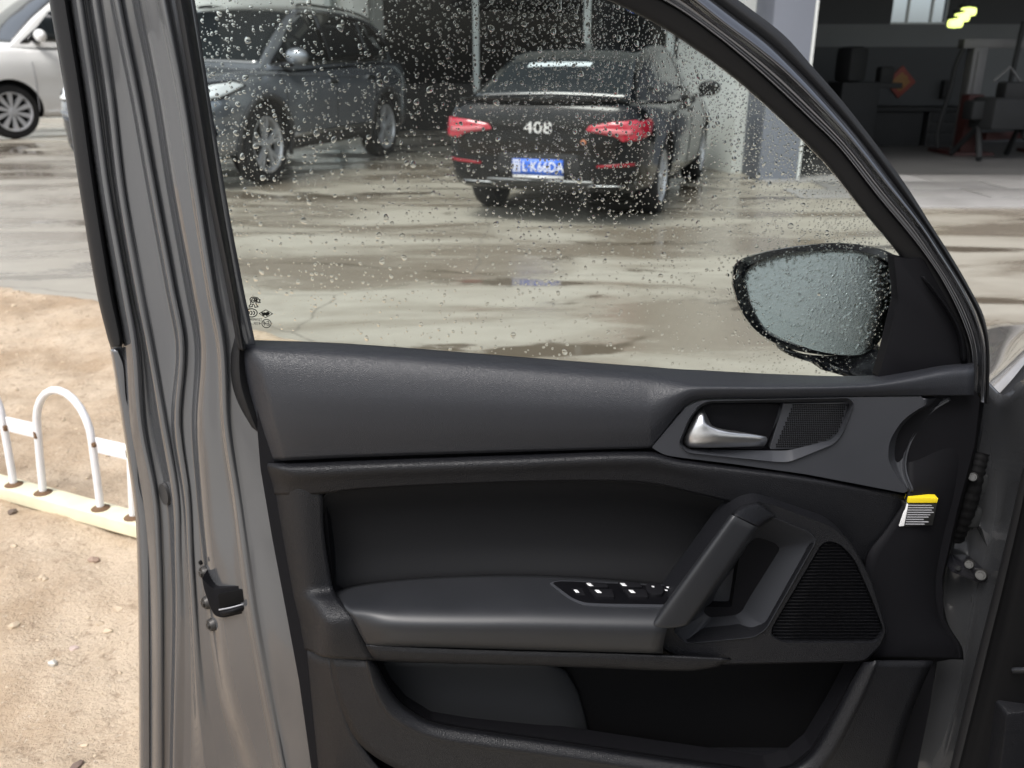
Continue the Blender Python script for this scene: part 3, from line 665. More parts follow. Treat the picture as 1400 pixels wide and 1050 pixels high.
s.epatch('trunk_gap', [(-.78, .635), (-.78, .642), (.78, .642), (.78, .635)], M['well'], -1, .003, None, .006, .001)
bm = bmesh.new()
for k in range(24):
    pass
rows = [[Vector((x, y, z)) for y in np.linspace(-.72, .72, 15)] for x, z in ((-2.20, 1.02), (-2.33, 1.038), (-2.375, 1.036), (-2.36, .995))]
for r in rows:
    for q in r: q.x += .10*(abs(q.y)/.72)**2.5; q.z -= .012*(abs(q.y)/.72)**2
lip = grid_mesh('boot_lip', rows, s.paint, s.root, 40); md = lip.modifiers.new('t', 'SOLIDIFY'); md.thickness = .008; md.offset = 0
# pale strip laid just over the rear window glass
bm = bmesh.new(); 
strip = [[Vector((x, y, s.hz(x, y)+.013)) for y in np.linspace(-.22, .36, 10)] for x in (-1.56, -1.52, -1.48)]
o = grid_mesh('rear_window_strip', strip, M['sc'], s.rear_window, 60)
s.mirror(.98, 1.04, .84); s.handle(.10, .86); s.handle(-.85, .88)
for xx in (1.02, 0.0, -1.0): s.seam([(xx, z) for z in np.linspace(.32, .93, 9)])

SUV = dict(w=[(-2.28, .62), (-2.24, .76), (-2.1, .86), (-1.4, .925), (0, .93), (1.4, .92), (1.95, .87), (2.15, .78), (2.25, .58), (2.29, .40)],
    zb=[(-2.28, .5), (-2.24, .40), (-2.0, .30), (-1.4, .26), (1.4, .26), (2.0, .26), (2.2, .32), (2.29, .44)],
    zt=[(-2.28, 1.0), (-2.24, 1.10), (-2.1, 1.16), (-1.2, 1.13), (0, 1.09), (.9, 1.065), (1.2, 1.07), (1.7, 1.02), (2.05, .945), (2.2, .87), (2.29, .74)],
    roof=[(-2.22, 1.14), (-2.08, 1.36), (-1.85, 1.56), (-1.5, 1.64), (-.8, 1.685), (-.1, 1.69), (.25, 1.645), (.7, 1.43), (1.22, 1.06)],
    gb=[(-2.22, .66), (-1.9, .76), (-1, .84), (0, .86), (.6, .85), (1.22, .78)], gr=[(-2.22, .60), (-1.9, .60), (-1, .64), (0, .655), (.3, .66), (.7, .70), (1.22, .77)],
    ws=(.32, 1.17, .95), rw=(-2.2, -1.92, .86), fx=1.36, rx=-1.36, tr=.365, hw=.91, shoulder=.80,
    side_glass=[[(-.10, 1.12), (-.12, 1.60), (-.6, 1.60), (-.98, 1.58), (-1.02, 1.16)], [(-.04, 1.115), (-.05, 1.60), (.18, 1.585), (.58, 1.42), (.98, 1.12)], [(-1.08, 1.17), (-1.05, 1.575), (-1.45, 1.51), (-1.74, 1.32), (-1.62, 1.19)]],
    dlo=[(1.08, 1.09), (.22, 1.605), (-.05, 1.625), (-.6, 1.63), (-1.1, 1.605), (-1.5, 1.535), (-1.86, 1.33), (-1.66, 1.155), (-1.0, 1.13)], dlom='gloss', spokes=5, pair=(-.17, .17), rimf=.72)
gf = G(373, 250); KS = 1.14
for k in range(900):                         # how far along the sight line of column 527 the rear wheel stands
    t_ = 8+k*.01; q = ray(527, 228); q = Vector((q.x/q.y*t_, t_, 0))
    if (q-gf).length > 2.72*KS and q.y > gf.y: break
hd = math.atan2(gf.y-q.y, gf.x-q.x) + R(-1)
u = Vector((math.cos(hd), math.sin(hd), 0)); n_l = Vector((-u.y, u.x, 0))
c0 = gf - u*SUV['fx']*KS - n_l*(SUV['hw']-.02)*KS
s = suv = Car('grey_suv', 'slate grey SUV with silver roof rail parked left of the black sedan', (c0.x, c0.y, 0), hd, SUV, M['p_grey'], KS)
for sd in (1, -1):
    h = s.epatch('headlight', [(sd*.46, .80), (sd*.46, .865), (sd*.80, .915), (sd*.86, .90), (sd*.84, .82), (sd*.70, .79)], M['lens'], 1, .012, None, .02)
    s.spatch('headlight_surround', [(1.62, .915), (1.76, .962), (2.0, .942), (2.23, .885), (2.23, .77), (1.98, .81)], M['gloss'], sd, .004)
    s.spatch('headlight', [(1.66, .915), (1.78, .945), (2.0, .925), (2.22, .87), (2.22, .79), (1.98, .83)], M['lens'], sd, .010)
    s.epatch('projector', [(sd*.58, .82), (sd*.58, .86), (sd*.64, .87), (sd*.64, .82)], M['well'], 1, .022, h, .006)
    s.epatch('projector', [(sd*.70, .825), (sd*.70, .87), (sd*.76, .88), (sd*.76, .83)], M['well'], 1, .022, h, .006)
    s.epatch('air_intake', [(sd*.52, .42), (sd*.54, .62), (sd*.80, .66), (sd*.82, .50), (sd*.74, .40)], M['gloss'], 1, .004)
    f = s.epatch('fog_light_trim', [(sd*.56, .64), (sd*.57, .66), (sd*.82, .70), (sd*.83, .68)], M['trimc'], 1, .012, None, .012, .004)
    s.spatch('sill_cladding', [(-.93, .27), (-.93, .44), (.93, .44), (.93, .27)], M['clad'], sd, .008)
    s.spatch('sill_strip', [(-.88, .42), (-.88, .455), (.90, .44), (.90, .405)], M['trimc'], sd, .016, None, .01, .008)
    for wx in (s.sp['fx'], s.sp['rx']):
        r0, r1 = s.sp['tr']+.053, s.sp['tr']+.105; ring = []
        for q in range(25):
            a = math.pi*(-.10+1.2*q/24); ring.append([Vector((wx+r*math.cos(a), 0, s.sp['tr']+.01+r*math.sin(a))) for r in (r0, (r0+r1)/2, r1)])
            for p in ring[-1]: p.y = sd*(s.by(min(max(p.x, s.x0+.05), s.x1-.05), max(p.z, .32))+.010)
        o = grid_mesh('arch_cladding', ring, M['clad'], s.root, 50); md = o.modifiers.new('t', 'SOLIDIFY'); md.thickness = .02; md.offset = 0
    rp = [Vector((x, sd*(s.gr(x)*.90), s.hz(x, s.gr(x)*.90)+.03)) for x in np.linspace(-1.7, .15, 14)]
    sweep('roof_rail', rp, .016, M['trimc'], s.root, 8)
    s.hpatch('belt_strip', [(1.02, 1.085), (-1.0, 1.125), (-1.66, 1.15), (-1.66, 1.17), (-1.0, 1.148), (1.0, 1.108)], M['trimc'], sd, .010)
g = s.epatch('grille', [(-.44, .56), (-.46, .80), (.46, .80), (.44, .56)], M['gloss'], 1, .006)
for k in range(7): s.epatch('grille_bar', [(-.42, .58+.03*k), (-.42, .59+.03*k), (.42, .59+.03*k), (.42, .58+.03*k)], M['trimc'], 1, .014, g, .006, .002)
s.epatch('lower_bumper', [(-.70, .30), (-.72, .40), (.72, .40), (.70, .30)], M['clad'], 1, .006)
M['ws'] = mat('reflective_windscreen', (.02, .024, .027), .05); M['ws'].node_tree.nodes['Principled BSDF'].inputs['IOR'].default_value = 2.3  # raised IOR strengthens the reflection in this glass
s.windscreen.data.materials[0] = M['ws']
for sd in (1, -1):                           # pressed shoulder crease along the flank
    sweep('shoulder_crease', [Vector((x, sd*(s.by(x, .985+.02*math.sin(x*1.3))+.002), .985+.02*math.sin(x*1.3))) for x in np.linspace(-2.0, 1.75, 40)], .010, s.paint, s.root, 8)
s.mirror(.86, 1.17, .87); s.handle(.02, .93, M['trimc']); s.handle(-.92, .96, M['trimc'])
for xx in (1.0, -.04, -1.04): s.seam([(xx-(.12 if xx < -1 and z < .75 else 0), z) for z in np.linspace(.36, 1.02, 12)])

WHITE = dict(SUV); FZ = lambda z: z if z < .5 else .5+(z-.5)*1.28
for k_ in ('zt', 'roof'): WHITE[k_] = [(a, FZ(b)) for a, b in SUV[k_]]
WHITE['side_glass'] = [[(a, FZ(b)) for a, b in p] for p in SUV['side_glass']]; WHITE['dlo'] = [(a, FZ(b)) for a, b in SUV['dlo']]
WHITE.update(spokes=10, pair=(-.07, .07), rimf=.72)
gf = G(26, 190); hd = R(231)
u = Vector((math.cos(hd), math.sin(hd), 0)); n_l = Vector((-u.y, u.x, 0))
sc = 1.27; c0 = gf - u*WHITE['fx']*sc - n_l*(WHITE['hw']-.02)*sc
s = wht = Car('white_car', 'white car with multi-spoke wheels parked at the far left', (c0.x, c0.y, 0), hd, WHITE, M['p_white'], sc)
for sd in (1, -1):
    s.epatch('headlight', [(sd*.46, .80), (sd*.46, .865), (sd*.80, .915), (sd*.84, .82), (sd*.70, .79)], M['lens'], 1, .010)
    s.spatch('sill', [(-.9, .27), (-.9, .36), (.9, .36), (.9, .27)], M['p_white'], sd, .012)
s.mirror(.86, FZ(1.17), .87); s.handle(.02, 1.05); s.handle(-.92, 1.08)
for xx in (1.0, -.04): s.seam([(xx, z) for z in np.linspace(.36, 1.02, 9)], m=M['grey_print'])
# ================================================================== THE OPEN DOOR
DOOR = empty('car_door', (P(700, 1090, 0).x, D, P(700, 1090, 0).z)); bpy.context.view_layer.update()
tag(DOOR, 'open front door of a taupe car with charcoal trim and rain-spotted window', 'car door')
DINV = Matrix.Translation(-DOOR.location)
def dpart(o, parent=None):
    """Hang a part built in world space on the door (or on one of its parts)."""
    o.data.transform(DINV); o.parent = parent or DOOR; o.matrix_parent_inverse = Matrix.Identity(4)
    return o
# ---- painted rear edge of the door with its pressed ridges
RY = [-170, 0, 130, 262, 400, 475, 580, 680, 760, 840, 950, 1050, 1100]
CX = [([42, 68, 90, 110, 133, 152, 171, 184, 189, 192, 193, 193, 193], -.112),
      ([68, 93, 113, 132, 156, 168, 176, 190, 200, 203, 204, 204, 204], -.108),
      ([72, 97, 117, 136, 160, 172, 180, 198, 206, 209, 210, 210, 210], -.098),
      ([84, 108, 128, 146, 171, 184, 192, 211, 216, 218, 218, 218, 218], -.086),
      ([90, 116, 136, 153, 177, 192, 200, 217, 222, 224, 225, 225, 225], -.100),
      ([98, 123, 144, 159, 182, 198, 211, 230, 236, 238, 236, 234, 234], -.100),
      ([104, 130, 150, 166, 190, 205, 224, 241, 243, 244, 242, 240, 240], -.076),
      ([112, 140, 158, 173, 200, 213, 231, 247, 251, 255, 254, 252, 252], -.082),
      ([126, 153, 180, 203, 229, 242, 236, 251, 256, 261, 264, 264, 264], -.080),
      ([132, 160, 186, 210, 236, 249, 243, 256, 260, 265, 272, 282, 284], -.060),
      ([140, 167, 192, 216, 241, 254, 249, 262, 266, 272, 284, 302, 308], -.068),
      ([156, 184, 211, 232, 257, 269, 264, 271, 278, 286, 302, 330, 338], -.066),
      ([164, 193, 218, 239, 264, 276, 272, 280, 288, 298, 316, 346, 352], -.036),
      ([172, 203, 228, 248, 271, 285, 285, 292, 302, 312, 330, 356, 362], -.026),
      ([184, 215, 242, 262, 284, 298, 304, 318, 326, 336, 356, 376, 384], -.022),
      ([192, 223, 248, 268, 290, 304, 309, 324, 335, 346, 366, 386, 394], -.013),
      ([198, 231, 255, 275, 297, 310, 316, 331, 343, 355, 374, 392, 400], -.020),
      ([210, 242, 264, 284, 308, 319, 334, 350, 364, 378, 402, 420, 430], -.024),
      ([236, 266, 286, 308, 334, 350, 364, 386, 398, 412, 432, 448, 458], -.034)]
CX2 = []
for k, (c, dd) in enumerate(CX):             # press the ridges and grooves crisp: a short flat on each crest
    if 0 < k < len(CX)-1 and (dd-CX[k-1][1])*(CX[k+1][1]-dd) < 0:
        w1 = [min(2.2, (a-b)*.38) for a, b in zip(c, CX[k-1][0])]; w2 = [min(2.2, (b-a)*.38) for a, b in zip(c, CX[k+1][0])]
        CX2 += [([a-w for a, w in zip(c, w1)], dd), ([a+w for a, w in zip(c, w2)], dd)]
    else: CX2.append((c, dd))
def relief(y): return .95 if y < 440 else (.95-.45*min(1, (y-440)/240))
rows = []
for i, y in enumerate(RY):
    r = []
    for c, dd in CX2:
        t = (c[i]-CX2[0][0][i])/(CX2[-1][0][i]-CX2[0][0][i]); rp_ = -.108+.080*t; r.append((c[i], y, rp_+(dd-rp_)*relief(y)))
    rows.append(r)
shell = loft('door_shell', rows, M['paint'], None, 3, 6, .0, sharp=70)
md = shell.modifiers.new('thickness', 'SOLIDIFY'); md.thickness = .003; md.offset = 0
dpart(shell); shell['label'] = 'taupe metallic painted rear edge of the door'
# outer skin of the door, seen only from the far side
def skin():
    o = prism('outer_skin', [(171, 585), (184, 680), (192, 840), (193, 1100), (1300, 1100), (1340, 700), (1350, 500), (1100, 545), (600, 520), (360, 505), (152, 478)], -.135, -.118, M['paint'], None, .004, 2)
    return dpart(o)
skin()
# folded hem along the outer edge
hem = loft('hem_flange', [[(x-3, y, -.110), (x+1, y, -.101), (xs_, y, -.1005), (xs_+2, y, -.106)] for y, x, xs_ in ((478, 153, 160), (500, 157, 168), (545, 164, 172), (562, 167, 178), (580, 170, 185), (620, 176, 187), (660, 182, 189), (690, 186, 196), (720, 189, 201), (850, 192, 203), (1100, 193, 204))], M['paint'], None, 3, 5, .004)
dpart(hem)
# outer black seal beside the window frame
bs = loft('frame_seal', [[(x, y, -.115), (x+4, y, -.088), (x+20*k, y, -.084), (x+26*k, y, -.100)] for x, y, k in ((42, -170, 1), (68, 0, 1), (90, 130, .95), (109, 262, .93), (132, 400, .9), (147, 462, .8), (151, 474, .6))], M['rubber'], None, 3, 5, .004)
dpart(bs)
# window run along the rear frame
ws = loft('window_seal', [[(a, y, -.012), (a+7, y, .000), (b-6, y, -.012), (b, y, -.050)] for y, a, b in ((-170, 208, 236), (0, 240, 263), (130, 262, 284), (262, 284, 304), (400, 311, 328), (462, 322, 336), (478, 325, 342))], M['rubber'], None, 3, 5, .004)
dpart(ws)
# dark skin laid over the pocket where the trim meets the jamb below the window
pk = loft('corner_filler', [[(321, 462, -.022), (328, 468, -.012), (345, 478, -.045)], [(315, 490, -.024), (327, 498, -.014), (348, 505, -.045)], [(316, 520, -.025), (330, 528, -.015), (356, 540, -.042)], [(326, 552, -.026), (340, 560, -.017), (366, 572, -.040)], [(344, 584, -.028), (352, 590, -.022), (372, 602, -.040)]], M['rubber'], None, 4, 4, .004)
dpart(pk)
# ---- latch, bolts, plug
la = empty('latch', (0, 0, 0)); la.parent = DOOR
def lp(o): o.data.transform(DINV); o.parent = la; return o
lp(prism('latch_face', [(276, 790, 1), (285, 800), (293, 806), (333, 800, 4), (340, 806, 4), (341, 832, 5), (334, 838), (306, 845, 6), (293, 842, 6), (286, 826), (279, 806)], -.075, -.0385, M['black'], None, .0015))
lp(prism('latch_mouth', [(298, 812), (334, 805), (336, 822), (300, 832)], -.0390, -.0365, M['pit'], None, .0005))  # raised black plate; the opening's shade is only its colour
lp(loft('latch_tongue', [[(299, 836, -0.0395), (316, 833, -0.0315), (338, 827, -0.0395)], [(299, 839, -0.0395), (316, 836, -0.0295), (338, 830, -0.0395)], [(301, 843, -0.0405), (316, 840, -0.0315), (338, 834, -0.0405)]], M['black'], None, 4, 3, .002))
lp(loft('latch_edge', [[(299, 833, -0.0375), (316, 830, -0.0350), (334, 825, -0.0375)], [(299, 835, -0.0375), (316, 832, -0.0350), (334, 827, -0.0375)]], M['grey_print'], None, 3, 2, .001))
for px, py, dd in ((282, 782, -.0665), (285, 823, -.0665), (292, 853, -.0640)):
    bm = bmesh.new(); c = P(px, py, dd); nrm = Vector((-.75, -.66, 0))
    rot = nrm.to_track_quat('Z', 'Y').to_matrix().to_4x4()
    bmesh.ops.create_cone(bm, cap_ends=True, segments=20, radius1=.0105, radius2=.0085, depth=.006, matrix=Matrix.Translation(c+nrm*.004) @ rot)
    bmesh.ops.create_cone(bm, cap_ends=True, segments=6, radius1=.0052, radius2=.0052, depth=.0075, matrix=Matrix.Translation(c+nrm*.006) @ rot)
    o = bm_obj('latch_bolt', bm, mat('dark_bolt', (.05, .047, .045), .4, .5), None, 30); dpart(o)
def disc(name, px, py, dd, rx, ry, m, t=.003, nrm=(-.55, -.83, 0), n=28, tilt=0):
    nrm = Vector(nrm).normalized(); rot = nrm.to_track_quat('Z', 'Y').to_matrix().to_4x4(); bm = bmesh.new()
    bmesh.ops.create_cone(bm, cap_ends=True, segments=n, radius1=1, radius2=.94, depth=1, matrix=Matrix.Translation(P(px, py, dd)+nrm*t*.3) @ rot @ Matrix.Rotation(tilt, 4, 'Z') @ Matrix.Diagonal((rx, ry, t, 1)))
    return bm_obj(name, bm, m, None, 30)
dpart(disc('rubber_plug', 226, 675, -.0925, .0105, .0175, mat('grey_rubber_plug', (.03, .029, .029), .6), .004, tilt=R(0)))
dpart(disc('drain_hole', 275, 769, -.058, .003, .0035, M['pit'], .003))  # black disc; the hole's shade is only its colour
# ---- curved black window frame from the roof line down to the mirror corner
ST = [((236, -130), (240, -150), (240, -176), (240, -206)), ((450, -120), (460, -143), (480, -168), (500, -208)), ((650, -75), (672, -98), (700, -124), (740, -164)), ((830, 0), (856, -20), (886, -44), (930, -66)),
      ((895, 32), (918, 10), (940, -8), (985, -18)), ((950, 67), (970, 45), (988, 30), (1026, 12)), ((1000, 104), (1018, 84), (1036, 66), (1072, 48)), ((1040, 138), (1058, 120), (1077, 100), (1110, 90)), ((1088, 183), (1106, 165), (1124, 147), (1150, 136)),
      ((1127, 222), (1146, 204), (1164, 191), (1188, 184)), ((1180, 288), (1198, 270), (1215, 255), (1238, 252)), ((1221, 338), (1240, 320), (1258, 308), (1276, 312)), ((1238, 362), (1262, 348), (1287, 352), (1303, 354)), ((1254, 388), (1286, 384), (1311, 390), (1326, 394)), ((1278, 432), (1312, 436), (1333, 434), (1345, 432)), ((1302, 482), (1326, 482), (1345, 478), (1352, 470)), ((1310, 550), (1328, 550), (1344, 550), (1352, 552))]
r1, r2, r3 = [], [], []
for a, b, c, e in ST:
    L = lambda p, q, t: (p[0]+(q[0]-p[0])*t, p[1]+(q[1]-p[1])*t)
    r1.append([(*a, -.052), (*L(a, b, .10), -.040), (*L(a, b, .5), -.034), (*L(a, b, 1.0), -.030), (*L(b, c, .12), -.034)])
    r2.append([(*L(b, c, .06), -.040), (*L(b, c, .10), -.024), (*L(b, c, .16), -.021), (*L(b, c, .5), -.020), (*L(b, c, .78), -.012), (*L(b, c, .97), -.006), (*L(c, e, .10), -.006), (*L(c, e, .26), -.012), (*L(c, e, .38), -.022), (*L(c, e, .44), -.036)])
    r3.append([(*L(c, e, .36), -.036), (*L(c, e, .50), -.033), (*L(c, e, .74), -.031), (*L(c, e, .93), -.040), (*e, -.060)])
ch = loft('window_channel', r1, M['rubber'], None, 4, 5, .003, sharp=80); dpart(ch)
fr = loft('window_frame', r2, M['tube'], None, 4, 5, .003, sharp=80); dpart(fr); fr['label'] = 'curved dark metallic front window frame'
fs = loft('frame_edge_seal', r3, M['rubber'], None, 4, 5, .003, sharp=80); dpart(fs)
# ---- glass with rain
gp = [(228, -165), (262, 0), (284, 130), (304, 262), (328, 400), (338, 470), (345, 500), (700, 520), (1000, 540), (1215, 530), (1260, 420), (1246, 370), (1228, 345), (1180, 288), (1127, 222), (1088, 183), (1040, 138), (1000, 104), (950, 67), (895, 32), (830, 0), (650, -75), (450, -120), (236, -132)]
GD = -.052
gl = prism('window_glass', gp[::1], GD-.004, GD, M['glass'], None, 0, 0, raw=True); dpart(gl)
glass_poly = [(262, 0), (284, 130), (304, 262), (330, 420), (336, 463), (480, 470), (700, 487), (900, 503), (1050, 511), (1200, 510), (1236, 362), (1221, 338), (1180, 288), (1127, 222), (1088, 183), (1040, 138), (1000, 104), (950, 67), (895, 32), (830, 0)]
def inside(x, y, poly):
    c = False; j = len(poly)-1
    for i in range(len(poly)):
        (xi, yi), (xj, yj) = poly[i], poly[j]
        if (yi > y) != (yj > y) and x < (xj-xi)*(y-yi)/(yj-yi)+xi: c = not c
        j = i
    return c
arc = [(830, 0), (895, 32), (950, 67), (1000, 104), (1040, 138), (1088, 183), (1127, 222), (1180, 288), (1221, 338)]
def arc_dist(x, y): return min(math.hypot(x-a, y-b) for p, q in zip(arc, arc[1:]) for a, b in [(p[0]+(q[0]-p[0])*t, p[1]+(q[1]-p[1])*t) for t in (0, .33, .66)])
rnd = random.Random(3)
streaks = [rnd.uniform(300, 1150) for _ in range(22)]
def drop_verts(c, r, el, ang, hgt, seg=9, rings=4):
    """Flattened bead with a flat foot on the glass, bulging away from the viewer (outside of the car)."""
    v = []; f = []; ca, sa = math.cos(ang), math.sin(ang); wob = rnd.uniform(0, 6)
    for k in range(rings):
        th = (math.pi/2)*k/rings; rr = math.cos(th)**.8; hh = math.sin(th)*hgt
        for q in range(seg):
            a = 2*math.pi*q/seg; w = 1+.13*math.sin(2*a+wob)+.08*math.sin(3*a+wob*2); x, z = r*rr*w*math.cos(a), r*el*rr*w*math.sin(a)
            v.append(Vector((c.x+x*ca-z*sa, c.y+.0002+hh*r, c.z+x*sa+z*ca)))
    v.append(Vector((c.x, c.y+.0002+hgt*r, c.z))); v.append(Vector((c.x, c.y+.0002, c.z)))
    for k in range(rings-1):
        for q in range(seg): f.append((k*seg+q, k*seg+(q+1) % seg, (k+1)*seg+(q+1) % seg, (k+1)*seg+q))
    t, b = rings*seg, rings*seg+1
    for q in range(seg): f.append(((rings-1)*seg+q, (rings-1)*seg+(q+1) % seg, t)); f.append((q, b, (q+1) % seg))
    return v, f
V, Fc, big = [], [], []
cnt = tries = 0; cells = {}
while cnt < 8600:
    x, y = rnd.uniform(262, 1236), rnd.uniform(-40, 510)
    if y < 0 and x < 262: continue
    if y > 0 and not inside(x, y, glass_poly): continue
    if y < 0 and x > 780: continue
    ad = arc_dist(x, y); de = .34
    de += 3.4*math.exp(-ad/85)
    if x > 530: de += .55*math.exp(-max(y, 0)/110)
    de += .45*math.exp(-((x-350)/60)**2-((y-215)/45)**2) + .35*math.exp(-((x-300)/25)**2)*(y < 240)
    de += .30*max(math.exp(-((x-sx)/7)**2) for sx in streaks)
    if y > 330: de *= .75
    if y > 420: de *= .7
    if x < 1000 and y > 420: de *= .8
    if x > 1010 and y > 340: de = .75
    if rnd.random()*2.6 > de: continue
    fine = max(0, 1-ad/60) if y > 120 else 0
    rp = .6 + 1.9*rnd.random()**2.2
    if rnd.random() < .03 and fine < .3: rp = rnd.uniform(2.9, 4.2)
    if fine > .2 or (x > 1010 and y > 340): rp = .6+1.2*rnd.random()**1.5
    tries += 1
    if tries > 40000: break
    kx, ky = int(x//12), int(y//12)
    if any(math.hypot(x-a, y-b) < (rp+c_)*1.22 for i in (-1, 0, 1) for j in (-1, 0, 1) for a, b, c_ in cells.get((kx+i, ky+j), ())): continue   # beads that touch would have merged
    cells.setdefault((kx, ky), []).append((x, y, rp))
    r = rp*(D-GD)/F*1.05
    c = P(x, y, GD-.004)
    vv, f2 = drop_verts(c, r, rnd.uniform(.95, 1.3), R(rnd.uniform(-35, 20)), rnd.uniform(.38, .58), 10, 4)
    if rp > 3.3: big.append((vv, f2)); cnt += 1; continue
    k = len(V); V += vv; Fc += [tuple(i+k for i in t) for t in f2]; cnt += 1
o = mesh('raindrops', V, Fc, M['drop'], None, 60); dpart(o, gl); o['kind'] = 'stuff'; o['label'] = 'fine rain beads on the outside of the window'
for vv, f2 in big: dpart(mesh('raindrop', vv, f2, M['drop'], None, 60), gl)
# printed marks in the corner of the pane
def strokes(name, lines, w=.0011, parent=None):
    bm = bmesh.new(); zz = D-GD-.0006
    for ln in lines:
        pts = [P(x, y, GD+.0006) for x, y in ln]
        for a, b in zip(pts, pts[1:]):
            t = (b-a); 
            if t.length < 1e-6: continue
            t = t.normalized(); e = Vector((-t.z, 0, t.x))*w/2; a2, b2 = a-t*w*.3, b+t*w*.3
            bm.faces.new([bm.verts.new(p) for p in (a2-e, b2-e, b2+e, a2+e)])
    o = bm_obj(name, bm, M['ink'], None, None); return dpart(o, gl)
def ell(cx, cy, rx, ry, a0=0, a1=360, n=24): return [(cx+rx*math.cos(R(a0+(a1-a0)*k/n)), cy+ry*math.sin(R(a0+(a1-a0)*k/n))) for k in range(n+1)]
def zz(pts): return [(320+a*70/1131, 395+b*65/1050) for a, b in pts]
strokes('lion_emblem', [zz(p) for p in ([(350, 225), (385, 185), (450, 180), (520, 195), (545, 230), (580, 240), (555, 265), (580, 300), (535, 295), (510, 270), (480, 300), (490, 345), (530, 395), (460, 405), (455, 370), (425, 330), (400, 350), (405, 390), (345, 400), (330, 375), (375, 335), (365, 300), (400, 260), (365, 270), (350, 225)], [(385, 245), (425, 205), (500, 215), (520, 240), (470, 250), (420, 265)], [(440, 250), (470, 205)], [(480, 245), (500, 225)], [(400, 300), (440, 290), (500, 255)])], .0012)
strokes('certification_mark', [ell(343.8, 427.8, 7.8, 5.6)] + [ell(338.0+i*3.6, 427.8, 3.0, 2.6, -70, 70, 8) for i in range(3)], .0013)
strokes('diamond_mark', [zz(p) for p in ([(555, 540), (705, 460), (850, 550), (695, 635), (555, 540)],)], .0009)
strokes('diamond_symbol', [zz(p) for p in ([(620, 530), (650, 575), (690, 550), (720, 580), (770, 545), (745, 520), (700, 545), (660, 530)],)], .0024)
strokes('approval_circle', [ell(364.3, 442.3, 6.2, 5.7)], .0010)
def ptext(name, body, px, py, size, m, parent, dd, flip=False, sx=1):
    mw = Matrix.Translation(P(px, py, dd)) @ Matrix.Rotation(math.pi/2, 4, 'X')
    return dpart(text_obj(name, body, size, m, None, mw, .0001, -sx if flip else sx), parent)
ptext('approval_text', 'E4', 364.3, 442.3, .0085, M['ink'], gl, GD+.0006, True)
ptext('glass_text', '43R-00', 347, 442.5, .0056, M['ink'], gl, GD+.0006, True, 1.1); ptext('glass_text', 'TEMPERED', 347, 437, .0046, M['ink'], gl, GD+.0006, True)
# ---- exterior mirror beyond the glass
MD = -.17
def mpt(pts, dd): return [P(x, y, dd) for x, y in pts]
mo = [(1000, 388), (1003, 364), (1018, 352), (1050, 343), (1100, 335), (1150, 332), (1195, 338), (1224, 350), (1233, 372), (1226, 405), (1210, 445), (1190, 474), (1165, 486), (1120, 485), (1070, 474), (1035, 455), (1012, 425)]
mi = [(1019, 385), (1022, 372), (1034, 362), (1060, 353), (1105, 346), (1150, 344), (1188, 350), (1210, 361), (1216, 376), (1211, 402), (1198, 438), (1182, 462), (1162, 474), (1122, 475), (1076, 465), (1047, 449), (1029, 420)]
cx_, cy_ = 1116, 410
def ringv(pts, s, dd, dx=0, dy=0): return cr(mpt([((x-cx_)*s+cx_+dx, (y-cy_)*s+cy_+dy) for x, y in pts+pts[:1]], dd), 4)[:-1]
rows = [ringv(mi, 1.0, MD-.012), ringv(mi, 1.01, MD+.000), ringv(mi, 1.05, MD+.008), ringv(mo, .985, MD+.006), ringv(mo, 1.0, MD-.010), ringv(mo, .99, MD-.05), ringv(mo, .86, MD-.10), ringv(mo, .55, MD-.135), ringv(mo, .1, MD-.145)]
mh = grid_mesh('side_mirror', rows, M['gloss'], None, 60, True); dpart(mh); mh['label'] = 'black exterior mirror seen through the wet window'
# mirror glass: tilted a little up and outwards
mv = ringv(mi, 1.0, MD-.008); ctr = sum(mv, Vector())/len(mv)
rings = [[ctr+(p-ctr)*k for p in mv] for k in (1.0, .75, .5, .25, .02)]
for r in rings:
    for p in r: p.y += (p.z-ctr.z)*.27 - (p.x-ctr.x)*.30
M['mirror'] = mat('wet_mirror', (.20, .206, .206), .12, 1, bump=('noise', 240, .2, .0008))
mg = grid_mesh('mirror_glass', rings, M['mirror'], None, 60, True); dpart(mg, mh)
# rain on the mirror face
V, Fc = [], []
mip = [(x, y) for x, y in mi]
for i in range(1100):
    x, y = rnd.uniform(1018, 1216), rnd.uniform(343, 476)
    if not inside(x, y, mip): continue
    if rnd.random() > .35+.65*math.exp(-((y-360)/45)**2): continue
    c = P(x, y, MD-.004); c.y += (c.z-ctr.z)*.27 - (c.x-ctr.x)*.30 ; rr = rnd.uniform(.0007, .0021)
    vv, f2 = drop_verts(Vector((c.x, 0, c.z)), rr, rnd.uniform(.9, 1.4), R(rnd.uniform(-40, 20)), .4, 7, 3)
    for p in vv: p.y = c.y - p.y
    k = len(V); V += vv; Fc += [tuple(j+k for j in t[::-1]) for t in f2]
o = mesh('mirror_raindrops', V, Fc, M['drop'], None, 60); dpart(o, mh); o['kind'] = 'stuff'
mf = loft('mirror_foot', [[(1060, 470, MD-.02), (1075, 480, MD+.0), (1150, 486, MD+.0), (1200, 470, MD-.01)], [(1065, 478, MD-.02), (1085, 488, MD+.0), (1150, 500, MD+.02), (1205, 480, -.12)], [(1100, 492, MD-.02), (1120, 498, MD+.01), (1170, 512, -.12), (1215, 500, -.08)], [(1130, 498, MD-.03), (1150, 510, -.14), (1190, 520, -.09), (1225, 515, -.06)]], M['gloss'], None, 4, 4, .006); dpart(mf)
